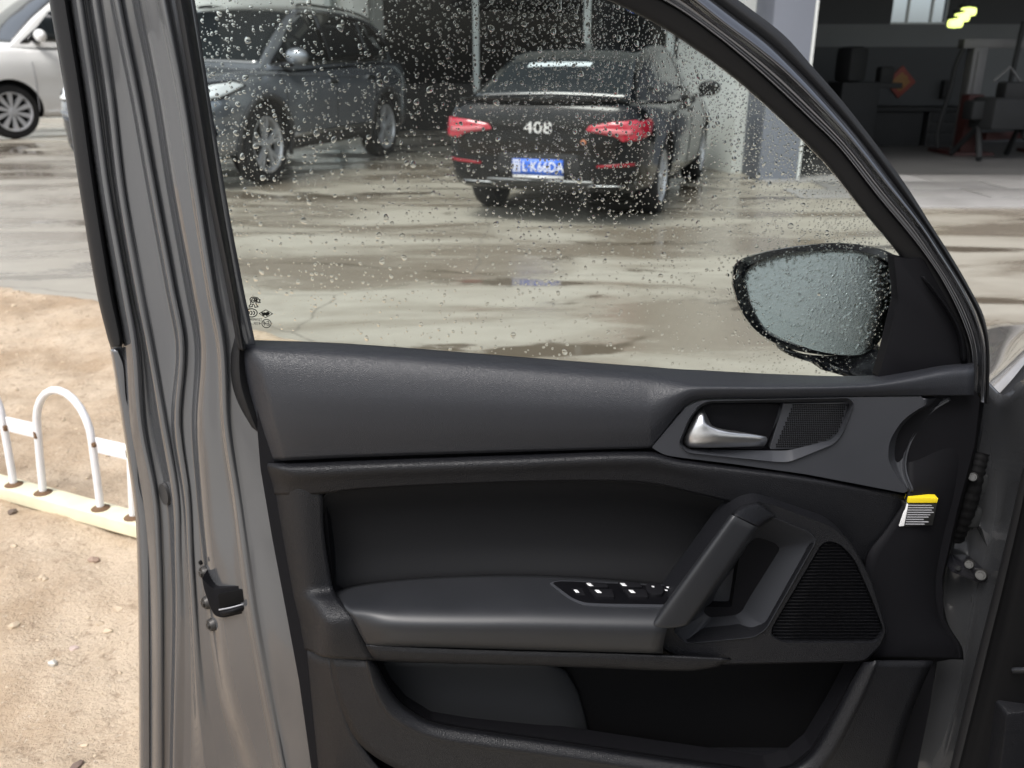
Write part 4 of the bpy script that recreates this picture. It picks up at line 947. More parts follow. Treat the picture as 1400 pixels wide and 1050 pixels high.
# black corner cover inside the mirror
sc_ = prism('mirror_corner_cover', [(1222, 350, 2), (1240, 355), (1262, 352), (1300, 420, 20), (1326, 486), (1324, 500), (1290, 506), (1240, 514), (1200, 520), (1214, 470), (1228, 410)], -.05, -.030, M['black'], None, .004, 6); dpart(sc_)
rg = loft('cover_ridge', [[(1258, 378, -.031), (1264, 380, -.024), (1268, 384, -.031)], [(1280, 408, -.031), (1287, 410, -.018), (1292, 412, -.030)], [(1299, 436, -.031), (1305, 438, -.016), (1310, 440, -.030)], [(1309, 462, -.031), (1314, 463, -.016), (1319, 464, -.030)], [(1313, 494, -.031), (1318, 494, -.018), (1323, 494, -.030)]], M['black'], None, 4, 5, .002); dpart(rg)
# ---- trim: carrier, soft upper pad, ledge
hole_insert = [(446, 690), (475, 672), (600, 664), (700, 660), (860, 661), (925, 671), (1020, 700), (1000, 830), (480, 830), (456, 808)]
hole_pocket = [(516, 905), (532, 937), (553, 962), (588, 984), (640, 994), (760, 1011), (900, 1032), (1000, 1046), (1050, 1054), (1083, 1044), (1108, 1023), (1138, 974), (1162, 930), (1176, 906), (940, 908)]
cd = prism('door_card', [(352, 545), (352, 590), (356, 640), (372, 735), (391, 835), (409, 932), (432, 1095), (1245, 1095), (1272, 962), (1280, 905), (1314, 899), (1310, 880), (1290, 845), (1288, 790), (1308, 700), (1332, 610), (1340, 545), (1330, 530), (1200, 545), (900, 545), (500, 530)], -.044, -.014, M['black'], None, 0, 3, holes=(hole_insert, hole_pocket)); dpart(cd)
cols = [[(318, 476, -.05), (320, 486, -.045), (334, 532, -.04), (351, 582, -.035), (366, 629, -.034)],
        [(326, 470, -.048), (329, 482, -.028), (343, 531, -.018), (357, 581, -.016), (372, 630, -.018)],
        [(336, 466, -.048), (342, 481, -.012), (355, 530, -.001), (367, 580, .001), (381, 630, -.006)],
        [(352, 465, -.048), (358, 482, -.006), (369, 530, .010), (380, 580, .012), (392, 629.5, .004)],
        [(480, 470, -.048), (480, 489, -.004), (482, 536, .014), (484, 581, .015), (486, 625, .006)],
        [(700, 487, -.048), (700, 505, -.004), (700, 546, .014), (700, 583, .015), (700, 618, .006)],
        [(840, 498, -.048), (840, 515, -.004), (840, 550, .014), (840, 584, .015), (840, 614, .006)],
        [(884, 501, -.048), (884, 518, -.004), (884, 552, .014), (885, 584, .015), (887, 612.5, .006)],
        [(888, 501.5, -.048), (888, 518.5, -.004), (889, 551, .014), (890, 582, .015), (892, 610, .006)],
        [(935, 505, -.048), (935, 521, -.004), (935, 532, .012), (935, 545, .013), (936, 556, .006)],
        [(958, 506, -.048), (958, 522, -.004), (958, 530, .012), (958, 538, .012), (958, 546, .006)],
        [(1050, 511, -.048), (1050, 523, -.004), (1050, 530, .011), (1050, 537, .011), (1050, 544.5, .006)],
        [(1180, 514, -.048), (1180, 522, -.004), (1180, 528, .010), (1180, 534, .010), (1180, 541.5, .006)],
        [(1240, 506, -.048), (1240, 513, -.006), (1240, 520, .008), (1240, 531, .009), (1240, 541, .005)],
        [(1290, 498, -.044), (1290, 503, -.008), (1290, 511, .004), (1290, 526, .006), (1290, 541, .003)],
        [(1332, 495, -.040), (1332, 499, -.012), (1332, 508, .0), (1332, 525, .002), (1332, 541, .0)]]
rows = [[c[i] for c in cols] for i in range(5)]
up = loft('upper_trim', rows, M['pad'], None, 4, 8, .006, sharp=80); dpart(up); up['label'] = 'grained charcoal soft pad below the window'
mb = loft('trim_ledge', [[(352, 631, -.036), (372, 633, -.008), (392, 632.5, -.002), (500, 628, -.001), (700, 621, -.001), (886, 616, -.001), (930, 627, -.001), (1100, 650, -.001), (1246, 679, -.004)],
    [(354, 638, -.036), (376, 640, .002), (398, 641, .012), (500, 637, .013), (700, 630, .013), (884, 624, .013), (930, 633, .012), (1100, 655, .009), (1246, 684, -.004)],
    [(356, 648, -.036), (380, 650, .002), (404, 650, .014), (500, 645, .015), (700, 638, .015), (880, 632, .015), (930, 641, .014), (1100, 664, .010), (1246, 692, -.004)],
    [(358, 660, -.036), (384, 662, -.001), (412, 660, .010), (500, 656, .010), (700, 648, .010), (875, 643, .010), (930, 652, .010), (1080, 690, .010), (1240, 740, -.006)],
    [(360, 676, -.036), (388, 676, -.002), (432, 676, .005), (500, 668, .006), (700, 659, .006), (865, 659, .006), (930, 670, .006), (1050, 704, .006), (1225, 800, -.010)]], M['card'], None, 5, 5, .006, sharp=70); dpart(mb)
ce = loft('card_edge', [[(356, 655, -.038), (382, 656, -.006), (408, 657, .006), (441, 672, .002)], [(370, 730, -.038), (393, 730, -.006), (415, 730, .006), (443, 730, .002)], [(383, 795, -.038), (404, 795, -.006), (422, 793, .006), (454, 800, .002)], [(386, 812, -.038), (408, 812, -.004), (424, 808, .008), (457, 808, .006)], [(388, 820, -.038), (412, 821, .0), (432, 822, .026), (466, 822, .028)], [(391, 838, -.038), (417, 838, .002), (442, 842, .046), (480, 840, .048)], [(393, 848, -.038), (420, 850, .002), (446, 853, .052), (486, 852, .052)], [(396, 866, -.038), (422, 870, .0), (447, 876, .050), (496, 876, .050)], [(400, 886, -.038), (424, 890, -.002), (446, 899, .044), (512, 903, .044)]], M['card'], None, 5, 5, .005, sharp=70); dpart(ce)
# ---- recessed insert above the armrest
ins = loft('insert_panel', [[(439, 692, -.004), (446, 676, -.004), (480, 668, -.004), (600, 662, -.004), (700, 658, -.004), (860, 659, -.004), (930, 670, -.004), (1050, 704, -.004)],
    [(441, 700, -.010), (449, 682, -.010), (482, 673, -.010), (600, 667, -.010), (700, 663, -.010), (860, 664, -.010), (930, 675, -.010), (1048, 710, -.010)],
    [(445, 720, -.028), (455, 712, -.034), (490, 704, -.038), (600, 698, -.040), (700, 696, -.042), (860, 698, -.044), (930, 706, -.044), (1040, 730, -.044)],
    [(449, 765, -.030), (460, 760, -.042), (496, 752, -.048), (600, 746, -.050), (700, 744, -.052), (860, 748, -.054), (930, 752, -.054), (1030, 765, -.054)],
    [(454, 812, -.02), (470, 810, -.034), (510, 803, -.042), (600, 796, -.042), (700, 792, -.042), (860, 799, -.042), (930, 808, -.042), (1020, 812, -.042)]], M['insert'], None, 5, 6, .005, sharp=70); dpart(ins)
# ---- armrest
arm = loft('armrest', [[(454, 809, -.020), (490, 800, -.026), (560, 791, -.03), (640, 787, -.03), (720, 786, -.03), (820, 791, -.03), (935, 803, -.03)],
    [(462, 818, .010), (498, 814, .012), (560, 810, .012), (640, 808, .012), (720, 808, .012), (820, 812, .012), (930, 818, .012)],
    [(470, 828, .036), (506, 828, .044), (560, 828, .046), (640, 828, .046), (720, 828, .046), (820, 830, .046), (925, 832, .046)],
    [(477, 838, .050), (514, 840, .060), (560, 841, .062), (640, 842, .063), (720, 842, .063), (820, 844, .063), (918, 846, .063)],
    [(484, 850, .054), (520, 854, .068), (560, 855, .071), (640, 856, .072), (720, 856, .072), (820, 858, .072), (912, 860, .072)],
    [(492, 866, .054), (524, 869, .066), (560, 870, .069), (640, 871, .070), (720, 872, .070), (820, 874, .070), (908, 876, .070)],
    [(500, 880, .050), (530, 881, .058), (560, 881.5, .060), (640, 883.5, .060), (720, 886, .060), (820, 888.5, .060), (906, 891, .060)],
    [(502, 883, .036), (530, 884, .040), (560, 885, .040), (640, 887, .040), (720, 889, .040), (820, 892, .040), (906, 894, .040)]], M['vinyl'], None, 5, 5, .005, sharp=80); dpart(arm); arm['label'] = 'smooth dark vinyl armrest with a scuff'
ub = loft('armrest_base', [[(500, 882, .050), (560, 885, .050), (700, 890, .050), (820, 893, .050), (930, 898, .050), (1000, 902, .045)], [(504, 890, .050), (560, 893, .052), (700, 897, .052), (820, 901, .052), (930, 906, .050), (990, 906, .045)], [(512, 902, .042), (560, 904, .044), (700, 908, .044), (820, 912, .044), (940, 916, .044), (985, 910, .042)], [(514, 904, .010), (560, 906, .010), (700, 909, .010), (820, 913, .010), (940, 917, .010), (985, 911, .010)]], M['card'], None, 5, 4, .004, sharp=70); dpart(ub)
# switch panel: a shallow tray lying on the armrest top
def on_arm(px, py): # depth of the armrest top at a picture row
    t = (py-788)/(842-788); return -.028+(.063+.028)*min(max(t, 0), 1.2)
def atop(name, pts, lift, m, parent, th=.003, r=3):
    lp = rpoly(pts, r); bm = bmesh.new()
    def q(x, y, h):
        p = P(x, y, on_arm(x, y)); return p+Vector((0, -.1, .99))*h
    a = [bm.verts.new(q(p.x, p.y, lift)) for p in lp]; b = [bm.verts.new(q(p.x, p.y, lift-th)) for p in lp]; n = len(a)
    f = bm.faces.new(a); bm.faces.new(b[::-1])
    for i in range(n): bm.faces.new((a[i], b[i], b[(i+1) % n], a[(i+1) % n]))
    bmesh.ops.recalc_face_normals(bm, faces=bm.faces); bmesh.ops.bevel(bm, geom=list(f.edges), offset=.0008, segments=2, profile=.6, affect='EDGES')
    return dpart(bm_obj(name, bm, m, None, 40), parent)
M['swp'] = mat('switch_panel_black', (.003, .003, .004), .35, spec=.25)
atop('switch_rim', [(750, 799, 5), (766, 796), (930, 803), (915, 833), (830, 831.5), (796, 830, 10), (778, 822)], .0035, M['satin'], arm, .006, 6)
atop('switch_panel', [(754, 799.5, 5), (768, 797.5), (926, 804.5), (912, 829.5), (830, 828.5), (798, 827, 10), (781, 820)], .0042, M['swp'], arm, .006, 6)
for x in (802, 848): 
    atop('window_switch', [(x-4, 801), (x+26, 802.5), (x+30, 808), (x+2, 809)], .0075, M['black'], arm, .005, 2); atop('window_switch', [(x+3, 812), (x+34, 812), (x+38, 823), (x+12, 822)], .0085, M['black'], arm, .006, 2)
    for q, w in ((0, (x, 803.3)), (1, (x+11.5, 813.8))): atop('switch_symbol', [(w[0]-1, w[1]), (w[0]+5, w[1]+.3), (w[0]+9, w[1]+4), (w[0]+3, w[1]+3.7)], .0096-.0012*(1-q), M['white'], arm, .001, .5)
M['scuff'] = mat('pale_scuff', (.055, .057, .062), .6)
for q in ((668, 800, 676, 812), (682, 797, 684, 806), (700, 799, 708, 803), (690, 806, 694, 813), (712, 803, 716, 809)): atop('scuff_mark', [(q[0], q[1], .2), (q[0]+1.6, q[1]-.3, .2), (q[2]+.6, q[3], .2), (q[2], q[3]+.3, .2)], .0018, M['scuff'], arm, .0008, .2)
atop('lock_button', [(780, 808), (796, 809), (801, 818), (787, 817)], .0058, M['black'], arm, .003, 2); atop('switch_symbol', [(784, 811), (789, 811.3), (792, 815), (787, 814.7)], .0066, M['white'], arm, .001, .5)
atop('mirror_knob', [(882, 806), (888, 804), (902, 806), (908, 812), (905, 820), (892, 821), (883, 815)], .0095, M['black'], arm, .007, 5)
for w in ((890, 809), (912, 806), (910, 810), (908, 814)): atop('switch_symbol', [(w[0], w[1]), (w[0]+3.5, w[1]+.3), (w[0]+4.2, w[1]+1.8), (w[0]+.8, w[1]+1.5)], .0106, M['white'], arm, .001, .3)
# ---- satin bezel with the release lever and tweeter grille
ring_o = [(927, 607, 6), (941, 572, 10), (955, 553, 8), (970, 547.5, 8), (1161, 543.5, 5), (1168.5, 551, 4), (1154, 590, 8), (1142, 607, 10), (1079, 632.5, 12), (1060, 632, 6), (940, 619.5, 6)]
bz = prism('handle_bezel', [(891, 612, 3), (938, 557, 4), (958, 547.5, 8), (1080, 545, 3), (1180, 543, 3), (1262, 543, 3), (1264, 554, 4), (1234, 573, 18), (1215, 604, 20), (1214, 630, 20), (1225, 650, 10), (1241, 671, 3), (1236, 674, 2), (1100, 648, 10), (1000, 634, 10), (930, 625.5, 10), (908, 622, 8)], -.012, .006, M['satin'], None, 0, 4, holes=(ring_o,)); dpart(bz)
edge = rpoly(ring_o, 4)
def loops(name, lps, m, parent, fill=None):
    """Skin between outlines of the same point count; each carries its own depth."""
    g = [[P(p.x, p.y, dd) for p in lp] for lp, dd in lps]
    o = grid_mesh(name, g, m, None, 40, True)
    if fill is not None:
        me = o.data; bm = bmesh.new(); bm.from_mesh(me); bm.verts.ensure_lookup_table(); n = len(lps[0][0]); k = (len(lps)-1)*n
        bm.faces.new([bm.verts[k+i] for i in range(n)]); bmesh.ops.recalc_face_normals(bm, faces=bm.faces); bm.to_mesh(me); bm.free(); me.shade_smooth(); me.set_sharp_from_angle(angle=R(35))
    return dpart(o, parent)
ring_i = [(932, 607, 6), (945, 573, 10), (958, 556, 8), (971, 551.5, 8), (1158, 549, 4), (1161.5, 554, 3), (1149, 588, 8), (1137, 601, 10), (1078, 616, 8), (1058, 616, 4), (944, 614.5, 6)]
loops('bezel_frame', [(rpoly(ring_o), .006), (rpoly([((x-1040)*.995+1040, (y-585)*.985+585, r) for x, y, r in ring_o]), .0095), (rpoly(ring_i), -.004), (rpoly(ring_i), -.02)], M['satin'], bz)
cup = [(932, 607, 6), (945, 574, 10), (958, 557, 8), (971, 552.5, 6), (1064, 552, 5), (1069.5, 560, 5), (1048, 607, 6), (1042, 614, 5), (944, 614, 6)]
cb = [((x-1000)*.90+1002, (y-585)*.82+583, r) for x, y, r in cup]
loops('handle_cup', [(rpoly(cup), -.0035), (rpoly(cup), -.008), (rpoly([((a[0]*.6+b[0]*.4), (a[1]*.6+b[1]*.4), a[2]) for a, b in zip(cup, cb)]), -.036), (rpoly(cb), -.044)], M['black'], bz, True)
gr_o = [(1071, 552, 2), (1160, 550, 2), (1149.5, 588, 6), (1137, 600.5, 8), (1093, 613.5, 6), (1052, 614.5, 3)]
gplate = prism('tweeter_grille', gr_o, -.014, -.005, M['satin'], None, .0006, 2); dpart(gplate, bz)
bm = bmesh.new(); gi = [(1084, 552.5), (1158, 551), (1147, 588), (1135, 600), (1093, 612), (1060, 612.5)]
for j in range(20):
    yy = 553.5+3.0*j
    for i in range(44):
        xx = 1056+2.9*i-(yy-553)*.42+26+(1.45 if j % 2 else 0)
        if not inside(xx, yy, gi): continue
        c = P(xx, yy, -.0046); box(bm, c, (.0017, .0012, .0017), 0, 0)
o = bm_obj('grille_dots', bm, M['pit'], None, None); dpart(o, bz); o['kind'] = 'stuff'  # dark studs on the plate; shade of the holes put into colour
# the lever
lev = loft('door_handle', [[(954, 560, -.030), (957, 558, -.012), (960, 558, -.012), (964, 561, -.030)],
    [(948, 570, -.026), (954, 566, .000), (962, 566, .002), (969, 571, -.026)],
    [(941, 583, -.022), (949, 579, .006), (964, 578, .010), (977, 584, -.014)],
    [(936, 594, -.020), (944, 592, .008), (975, 588, .013), (1010, 590, .004)],
    [(933, 602, -.018), (943, 600, .008), (985, 597, .015), (1047, 597, .004)],
    [(933, 608, -.018), (944, 607, .006), (985, 606, .012), (1049, 602, .004)],
    [(938, 612, -.020), (947, 612, .000), (985, 612, .004), (1045, 610, -.004)]], M['chrome'], None, 5, 5, .004, sharp=80); dpart(lev, bz); lev['label'] = 'satin silver release lever'
# crescent scoop at the front end of the bezel and the plain panel beyond
loo = [(1264, 545, .004), (1264, 555, .004), (1248, 562, .004), (1233, 573, .004), (1220, 588, .004), (1214, 606, .004), (1213, 628, .004), (1224, 648, .004), (1241, 671, .004)]
lii = [(1296, 545, -.012), (1278, 556, -.016), (1268, 564, -.018), (1259, 575, -.018), (1249, 590, -.018), (1240, 608, -.016), (1234.5, 630, -.013), (1236, 648, -.008), (1245, 671, .002)]
cs = loft('bezel_scoop', [loo, [((a[0]+b[0])/2, (a[1]+b[1])/2, min(a[2], b[2])-.001) for a, b in zip(loo, lii)], lii, [(x+2, y, d_+.004) for x, y, d_ in lii], [(x+5, y+1, d_-.004) for x, y, d_ in lii]], M['satin'], None, 5, 4, .003, sharp=80); dpart(cs)
ht = loft('hinge_side_trim', [[(1270, 545, -.012), (1300, 545, -.014), (1330, 545, -.016), (1346, 546, -.03)], [(1262, 572, -.022), (1295, 574, -.018), (1325, 576, -.018), (1341, 578, -.032)], [(1240, 620, -.018), (1285, 622, -.013), (1318, 624, -.016), (1332, 626, -.032)], [(1242, 676, .003), (1275, 680, -.004), (1302, 685, -.014), (1316, 690, -.032)], [(1215, 722, .005), (1255, 736, .002), (1285, 745, -.012), (1300, 750, -.032)], [(1185, 765, .006), (1240, 785, .004), (1275, 800, -.010), (1289, 805, -.03)], [(1190, 838, .006), (1245, 846, .004), (1278, 850, -.006), (1296, 852, -.026)], [(1200, 876, .006), (1250, 880, .006), (1298, 882, -.006), (1315, 884, -.022)], [(1180, 901, .006), (1240, 901, .006), (1300, 901.5, -.006), (1318, 902, -.022)]], M['black'], None, 4, 5, .004, sharp=70); dpart(ht)
# warning sticker
wl_ = prism('warning_label', [(1236, 688, .5), (1281, 689, .5), (1275, 718, .5), (1237, 720, .5)], -.002, .0068, M['ink'], None, .0002, .5); dpart(wl_); wl_['label'] = 'small black warning sticker with yellow header'
dpart(prism('yellow_header', [(1243, 680.5, 1), (1283, 681, 1), (1281, 687.5, 1), (1241, 687.5, 1)], -.003, .0074, M['yellow'], None, .0002, 1), wl_)
dpart(prism('peeled_corner', [(1240.5, 688, .3), (1242, 690, .3), (1236, 719, .3), (1229.5, 719.5, .3)], .0056, .0076, M['white'], None, .0002, .3), wl_)
for k in range(9):
    y = 690.5+3.2*k; w = (32, 35, 33, 36, 32, 30, 24, 31, 26)[k]; dpart(prism('print_line', [(1242-k*.5, y, .1), (1242-k*.5+w, y+.1, .1), (1242-k*.5+w, y+1.2, .1), (1242-k*.5, y+1.1, .1)], .0060, .0074, M['grey_print'], None, 0, .1), wl_)
# ---- pull handle with its surround, pocket cup and speaker grille
so = [(1002, 702, 8), (1017, 690, 8), (1036, 685, 10), (1056, 690, 10), (1138, 720, 16), (1163, 743, 16), (1190, 792, 20), (1211, 862, 8), (1203, 882, 8), (1182, 903, 8), (985, 907, 10), (930, 899, 16), (903, 884, 14), (890, 858, 8), (893, 850, 4)]
cupo = [(1026, 713, 6), (1040, 701, 8), (1108, 729, 6), (1116, 740, 6), (1048, 860, 8), (1031, 871, 8), (938, 880, 8), (921, 862, 6), (960, 820, 8)]
spk = [(1122, 745, 4), (1132, 739, 6), (1148, 743, 8), (1168, 763, 14), (1189, 810, 18), (1209, 862, 6), (1199, 879, 6), (1070, 879, 8), (1054, 869, 6), (1055, 858, 4)]
su = prism('handle_surround', so, -.01, .034, M['card'], None, 0, 6, holes=(cupo, spk)); dpart(su)
se = rpoly(so, 6)
loops('surround_edge', [(se, .034), (rpoly([((x-1050)*1.006+1050, (y-800)*1.008+800, r) for x, y, r in so]), .032), (rpoly([((x-1050)*1.012+1050, (y-800)*1.016+800, r) for x, y, r in so]), .024), (rpoly([((x-1050)*1.014+1050, (y-800)*1.018+800, r) for x, y, r in so]), .0)], M['card'], su)
cui = [(1026, 745, 4), (1034, 740, 6), (1052, 745, 4), (1058, 752, 4), (1008, 832, 4), (1000, 836, 4), (976, 838, 6), (968, 832, 4), (984, 800, 4)]
mid = [((a[0]*.93+b[0]*.07), (a[1]*.93+b[1]*.07), a[2]) for a, b in zip(cupo, cui)]
loops('handle_pocket', [(rpoly([((x-1030)*1.012+1030, (y-790)*1.012+790, r) for x, y, r in cupo]), .034), (rpoly([((x-1030)*1.006+1030, (y-790)*1.006+790, r) for x, y, r in cupo]), .037), (rpoly(cupo), .035), (rpoly(mid), .026), (rpoly(cui), -.022), (rpoly([((x-1015)*.97+1015, (y-790)*.97+790, r) for x, y, r in cui]), -.028)], M['satin'], su, True)
HT = [(1004, 700, .018), (999, 703, .040), (999.5, 703.5, .058), (1001, 704.5, .064), (1005, 706.5, .067), (1016, 712, .066), (1028, 718, .064), (1032, 720, .062), (1035, 722, .056), (1036, 723, .034), (1028, 720, .018)]
HB_ = [(902, 852, .016), (889.5, 852, .044), (890.5, 853, .062), (893, 854.5, .069), (898, 856.5, .072), (912, 858, .072), (934, 855, .069), (940, 852, .067), (946, 847.5, .060), (948, 846, .034), (936, 846, .016)]
hr = []
for t in (0, .04, .3, .6, .9, .96, 1):
    q = min(max((t-.04)/.92, 0), 1); bul = .003*math.sin(math.pi*q)
    r = [tuple(a+(c-a)*q for a, c in zip(p1, p2)) for p1, p2 in zip(HT, HB_)]
    hr.append([(x+(2.5 if t == 1 else 0), y+(.6 if t == 1 else 0), dd+bul-(.004 if t in (0, 1) else 0)) for x, y, dd in r])
ph = loft('pull_handle', hr, M['vinyl'], None, 4, 5, 0, sharp=80); dpart(ph); ph['label'] = 'slanted dark pull handle'
hc = loft('handle_cap', [[(1006, 699, .020), (1000, 701.5, .044), (1002, 702.5, .060), (1006, 704.5, .066), (1029, 716, .063), (1037, 720.5, .056), (1039, 722, .030)], [(1016, 691, .020), (1012, 692, .040), (1014, 693, .050), (1018, 696, .055), (1036, 707, .052), (1046, 713, .046), (1048, 715, .028)], [(1034, 685.5, .020), (1034, 686, .034), (1036, 687, .039), (1040, 690, .041), (1052, 699, .039), (1060, 705, .036), (1062, 707, .026)]], M['card'], None, 5, 6, .003, sharp=80); dpart(hc)
sg_ = prism('speaker_grille', [((x-1130)*1.004+1130, (y-815)*1.004+815, r) for x, y, r in spk], .004, .026, M['black'], None, 0, 5); dpart(sg_)
spp = [(p.x, p.y) for p in rpoly([((x-1130)*.985+1130, (y-815)*.985+815, r) for x, y, r in spk], 5)]
for k in range(30):
    y = 744+4.55*k; xsn = []
    for (xa, ya), (xb_, yb) in zip(spp, spp[1:]+spp[:1]):
        if (ya > y) != (yb > y): xsn.append(xa+(xb_-xa)*(y-ya)/(yb-ya))
    if len(xsn) < 2: continue
    xa, xb_ = min(xsn)+1, max(xsn)-1
    if xb_-xa < 4: continue
    o = loft('slat', [[(xa, y-1.4, .026), ((xa+xb_)/2, y-1.4, .026), (xb_, y-1.4, .026)], [(xa, y-.2, .0305), ((xa+xb_)/2, y-.2, .0305), (xb_, y-.2, .0305)], [(xa, y+1.5, .026), ((xa+xb_)/2, y+1.5, .026), (xb_, y+1.5, .026)]], M['card'], None, 2, 2, .001, sharp=60); dpart(o, sg_)
# ---- lower panel with the map pocket
pin = [(513, 903), (530, 937), (550, 963), (587, 986), (640, 997), (760, 1014), (900, 1035), (1000, 1049), (1050, 1057), (1086, 1047), (1111, 1026), (1141, 976), (1165, 931), (1180, 905)]
po = [(500, 904), (512, 945), (535, 981), (577, 1005), (632, 1018), (760, 1036), (900, 1058), (1000, 1073), (1055, 1082), (1104, 1068), (1134, 1038), (1163, 986), (1187, 937), (1200, 905)]
p3 = [(450, 899), (462, 955), (490, 1015), (540, 1050), (610, 1072), (760, 1090), (900, 1105), (1000, 1115), (1080, 1118), (1160, 1105), (1215, 1060), (1240, 990), (1260, 940), (1276, 905)]
lw = loft('lower_trim', [[(x, y, -.06) for x, y in pin], [(x, y, .022) for x, y in pin], [(x+(a-x)*.2, y+(b-y)*.2, .036) for (x, y), (a, b) in zip(pin, po)], [(x+(a-x)*.85, y+(b-y)*.85, .046) for (x, y), (a, b) in zip(pin, po)], [(x+(a-x)*1.15, y+(b-y)*1.15, .042) for (x, y), (a, b) in zip(pin, po)], [(*q, .028) for q in p3]], M['card'], None, 4, 5, .004, sharp=80); dpart(lw)
ll = loft('lower_trim_side', [[(419, 886, -.012), (424, 889, -.006), (436, 896, .012), (450, 900, .027)], [(425, 950, -.012), (430, 950, -.006), (445, 952, .012), (463, 955, .027)], [(432, 1020, -.012), (437, 1020, -.006), (456, 1020, .012), (491, 1018, .027)], [(440, 1100, -.012), (445, 1100, -.006), (475, 1100, .012), (560, 1100, .027)]], M['card'], None, 4, 4, .004, sharp=80); dpart(ll)
dpart(prism('lower_trim_foot', [(440, 1092), (1250, 1092), (1250, 1130), (440, 1130)], -.09, .026, M['card'], None, .003, 3))
dpart(prism('map_pocket', [(495, 890), (1210, 890), (1210, 1085), (495, 1085)], -.098, -.075, M['pit'], None, 0, 3))  # near-black plate; the pocket's unlit depth is in the colour
dpart(loft('lit_pocket_wall', [[(508, 900, -.030), (560, 902, -.032), (660, 904, -.036), (740, 906, -.044), (772, 916, -.062), (776, 920, -.074)], [(530, 945, -.030), (580, 945, -.032), (670, 945, -.036), (755, 945, -.044), (788, 948, -.062), (792, 950, -.074)], [(580, 1000, -.030), (620, 1000, -.032), (690, 1005, -.036), (770, 1005, -.044), (803, 1008, -.062), (807, 1010, -.074)], [(600, 1040, -.030), (640, 1040, -.032), (700, 1045, -.036), (775, 1045, -.044), (808, 1048, -.062), (812, 1050, -.074)]], M['pocket'], None, 4, 4, .003, sharp=80))  # separate lighter skin: lit part of the back wall put into colour

# ================================================================== THE CAR THE DOOR BELONGS TO
CAR = empty('taupe_car', (.9, 1.0, 0)); tag(CAR, 'front body of the taupe car at the right edge, with door hinge pillar and wing', 'car'); bpy.context.view_layer.update()
def cpart(o, parent=None):
    o.data.transform(Matrix.Translation(-CAR.location)); o.parent = parent or CAR; return o
hp = loft('hinge_pillar', [[(1350, 520, -.10), (1372, 540, -.06), (1400, 520, .0), (1440, 500, .06)], [(1340, 600, -.10), (1362, 620, -.07), (1385, 640, -.03), (1420, 640, .05)], [(1325, 660, -.10), (1350, 680, -.075), (1375, 700, -.04), (1405, 700, .05)], [(1300, 740, -.10), (1330, 750, -.085), (1362, 756, -.045), (1395, 760, .05)], [(1290, 810, -.10), (1318, 815, -.085), (1348, 820, -.045), (1380, 825, .05)], [(1285, 880, -.10), (1310, 885, -.08), (1332, 890, -.05), (1365, 895, .05)], [(1270, 960, -.10), (1290, 965, -.08), (1315, 965, -.05), (1345, 970, .05)], [(1250, 1060, -.10), (1270, 1065, -.08), (1290, 1065, -.05), (1325, 1070, .05)], [(1230, 1130, -.10), (1255, 1130, -.08), (1275, 1130, -.05), (1305, 1130, .05)]], M['paint'], None, 5, 5, .004, sharp=80); cpart(hp)
# pressed corner reinforcement on the pillar
cpart(prism('pillar_pressing', [(1342, 722, 3), (1352, 730), (1368, 742, 6), (1372, 750, 6), (1364, 772, 5), (1358, 774, 5)], -.09, -.060, M['paint'], None, .006, 6))
cpart(prism('pillar_pressing', [(1330, 812, 6), (1352, 811, 6), (1340, 878, 8), (1324, 888, 8)], -.09, -.066, M['paint'], None, .006, 6))
wsr = sweep('door_opening_seal', cr([P(1450, 560, .07), P(1418, 640, .06), P(1398, 720, .055), P(1378, 800, .05), P(1357, 880, .045), P(1334, 970, .04), P(1312, 1060, .035), P(1292, 1140, .03)], 6), .014, M['rubber'], None, 12); cpart(wsr)
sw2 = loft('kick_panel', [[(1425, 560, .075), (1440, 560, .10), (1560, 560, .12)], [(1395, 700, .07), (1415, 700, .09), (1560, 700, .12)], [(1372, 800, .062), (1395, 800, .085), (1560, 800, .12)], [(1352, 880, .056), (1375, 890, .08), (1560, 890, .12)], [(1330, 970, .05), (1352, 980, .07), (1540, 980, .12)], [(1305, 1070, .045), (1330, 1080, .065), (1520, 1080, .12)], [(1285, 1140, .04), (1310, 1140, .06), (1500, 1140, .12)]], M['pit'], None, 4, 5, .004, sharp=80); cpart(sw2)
cpart(prism('kick_panel_pocket', [(1376, 976, 6), (1440, 970), (1440, 1120), (1360, 1120)], .07, .10, M['card'], None, .006, 6))
cpart(loft('kick_panel_ledge', [[(1383, 912, .085), (1400, 912, .10), (1460, 910, .11)], [(1383, 916, .09), (1400, 916, .106), (1460, 914, .116)], [(1384, 921, .085), (1400, 921, .10), (1460, 919, .11)]], M['satin'], None, 3, 3, .004))
hg = bmesh.new()
for yy in (655, 700): box(hg, P(1330-(yy-655)*.18, yy, -.06), (.022, .04, .030), 0, .006)
box(hg, P(1325, 680, -.08), (.018, .03, .09), 0, .006); hgo = bm_obj('upper_hinge', hg, M['dkmetal'], None); cpart(hgo)
bp_ = cr([P(1306, 735, -.06), P(1316, 712, -.05), P(1326, 680, -.045), P(1334, 645, -.05), P(1340, 620, -.06)], 10)
cpart(sweep('wiring_boot', bp_, [.0115+.0009*math.sin(k*1.9) for k in range(len(bp_))], M['pit'], None, 12))
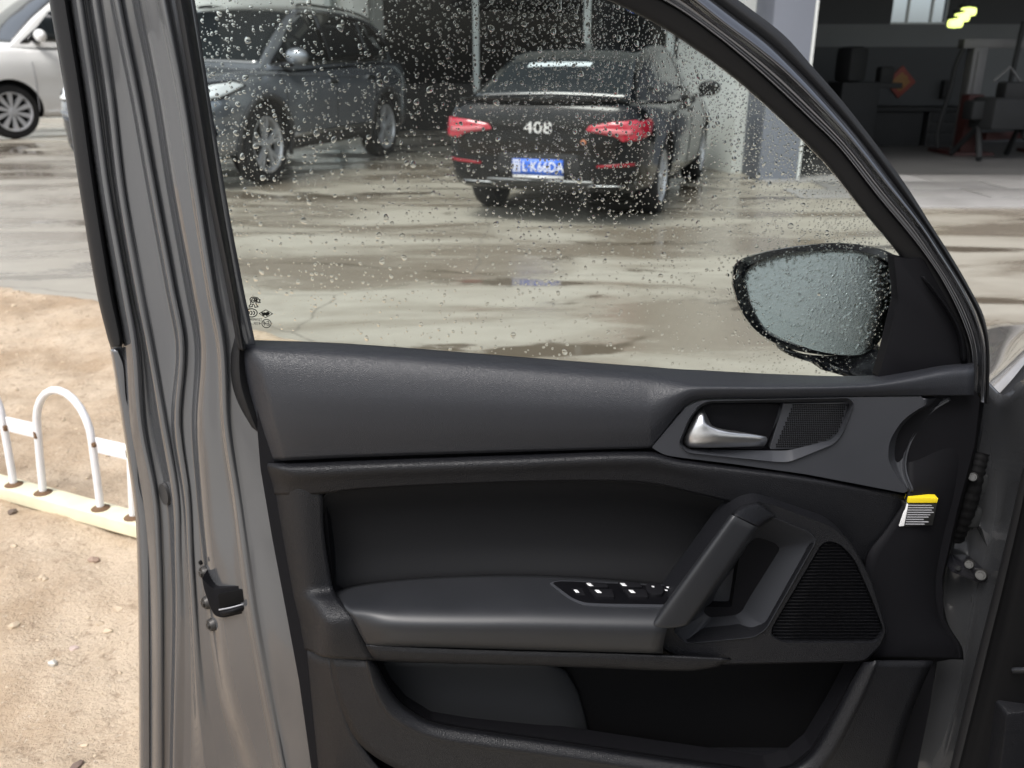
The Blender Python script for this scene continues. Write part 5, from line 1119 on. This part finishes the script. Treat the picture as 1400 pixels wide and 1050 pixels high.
def bolt(name, px, py, dd, r, dim=False):
    c = P(px, py, dd); bm = bmesh.new(); nr = Vector((-.55, -.75, .3)).normalized(); rot = nr.to_track_quat('Z', 'Y').to_matrix().to_4x4()
    bmesh.ops.create_cone(bm, cap_ends=True, segments=20, radius1=r, radius2=r*.8, depth=r*.7, matrix=Matrix.Translation(c) @ rot)
    bmesh.ops.create_cone(bm, cap_ends=True, segments=6, radius1=r*.62, radius2=r*.58, depth=r*.6, matrix=Matrix.Translation(c+nr*r*.5) @ rot)
    return bm_obj(name, bm, M['dkmetal'] if dim else M['steel'], None, 30)
cpart(bolt('bolt', 1330, 652, -.03, .0065), hgo); cpart(bolt('bolt', 1307, 723, -.05, .005, True), hgo)
ckp = prism('check_strap', [(1300, 782, 3), (1310, 778), (1322, 776), (1338, 776, 8), (1351, 783, 6), (1349, 795, 6), (1340, 798, 4), (1322, 791), (1308, 785)], -.085, -.05, M['gloss'], None, .004, 4); cpart(ckp)
cpart(bolt('bolt', 1341, 786, -.044, .0085), ckp); cpart(bolt('bolt', 1325, 771.5, -.05, .007), ckp); cpart(bolt('bolt', 1310, 777, -.05, .004, True), ckp)
# front wing and bonnet beyond the hinge
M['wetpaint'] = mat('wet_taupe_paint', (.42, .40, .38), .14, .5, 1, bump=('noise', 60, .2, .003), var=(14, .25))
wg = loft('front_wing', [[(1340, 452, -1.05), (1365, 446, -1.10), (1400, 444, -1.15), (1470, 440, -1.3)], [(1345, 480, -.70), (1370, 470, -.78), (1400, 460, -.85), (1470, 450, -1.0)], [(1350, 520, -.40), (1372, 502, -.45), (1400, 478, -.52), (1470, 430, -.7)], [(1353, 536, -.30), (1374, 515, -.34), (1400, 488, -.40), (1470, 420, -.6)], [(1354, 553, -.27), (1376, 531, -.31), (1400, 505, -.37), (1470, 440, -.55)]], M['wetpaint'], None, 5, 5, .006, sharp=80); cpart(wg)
cpart(sweep('wing_gap_seal', cr([P(1335, 580, -.20), P(1360, 562, -.20), P(1385, 538, -.22), P(1412, 505, -.26), P(1450, 455, -.34)], 6), .014, M['rubber'], None, 10))
cpart(loft('windscreen_pillar', [[(1368, 600, -.10), (1385, 565, -.12), (1410, 528, -.16), (1450, 470, -.24)], [(1376, 606, -.08), (1394, 570, -.10), (1418, 532, -.13), (1460, 475, -.20)], [(1384, 614, -.06), (1404, 578, -.07), (1428, 540, -.10), (1470, 482, -.17)]], M['paint'], None, 5, 4, .006))
# ------------------------------------------------------------------ unseen cabin of the same car, added to block light from the right (roof, dashboard, seat)
sill = Vector((.22, .02, 0)); hinge = Vector((.66, 1.05, 0)); ax_ = (hinge-sill).normalized(); nx_ = Vector((ax_.y, -ax_.x, 0)); rz_ = math.atan2(ax_.y, ax_.x)
def cab(name, along, out, z, size, m, bev=.03):
    c = sill+ax_*along+nx_*out; bm = bmesh.new(); box(bm, (c.x, c.y, z), size, rz_, bev); return cpart(bm_obj(name, bm, m, None))
cab('roof', -.35, .72, 1.47, (2.3, 1.15, .06), M['paint'])
cab('dashboard', 1.05, .85, .80, (.5, 1.1, .30), M['black'])
cab('seat', -.05, .45, .42, (.55, .5, .26), M['insert']); cab('seat_back', -.38, .45, .80, (.18, .5, .62), M['insert'])
cab('floor_pan', .25, .80, .22, (2.0, 1.3, .05), M['black'])
cab('centre_pillar', -.12, .10, .85, (.14, .10, 1.2), M['paint'])
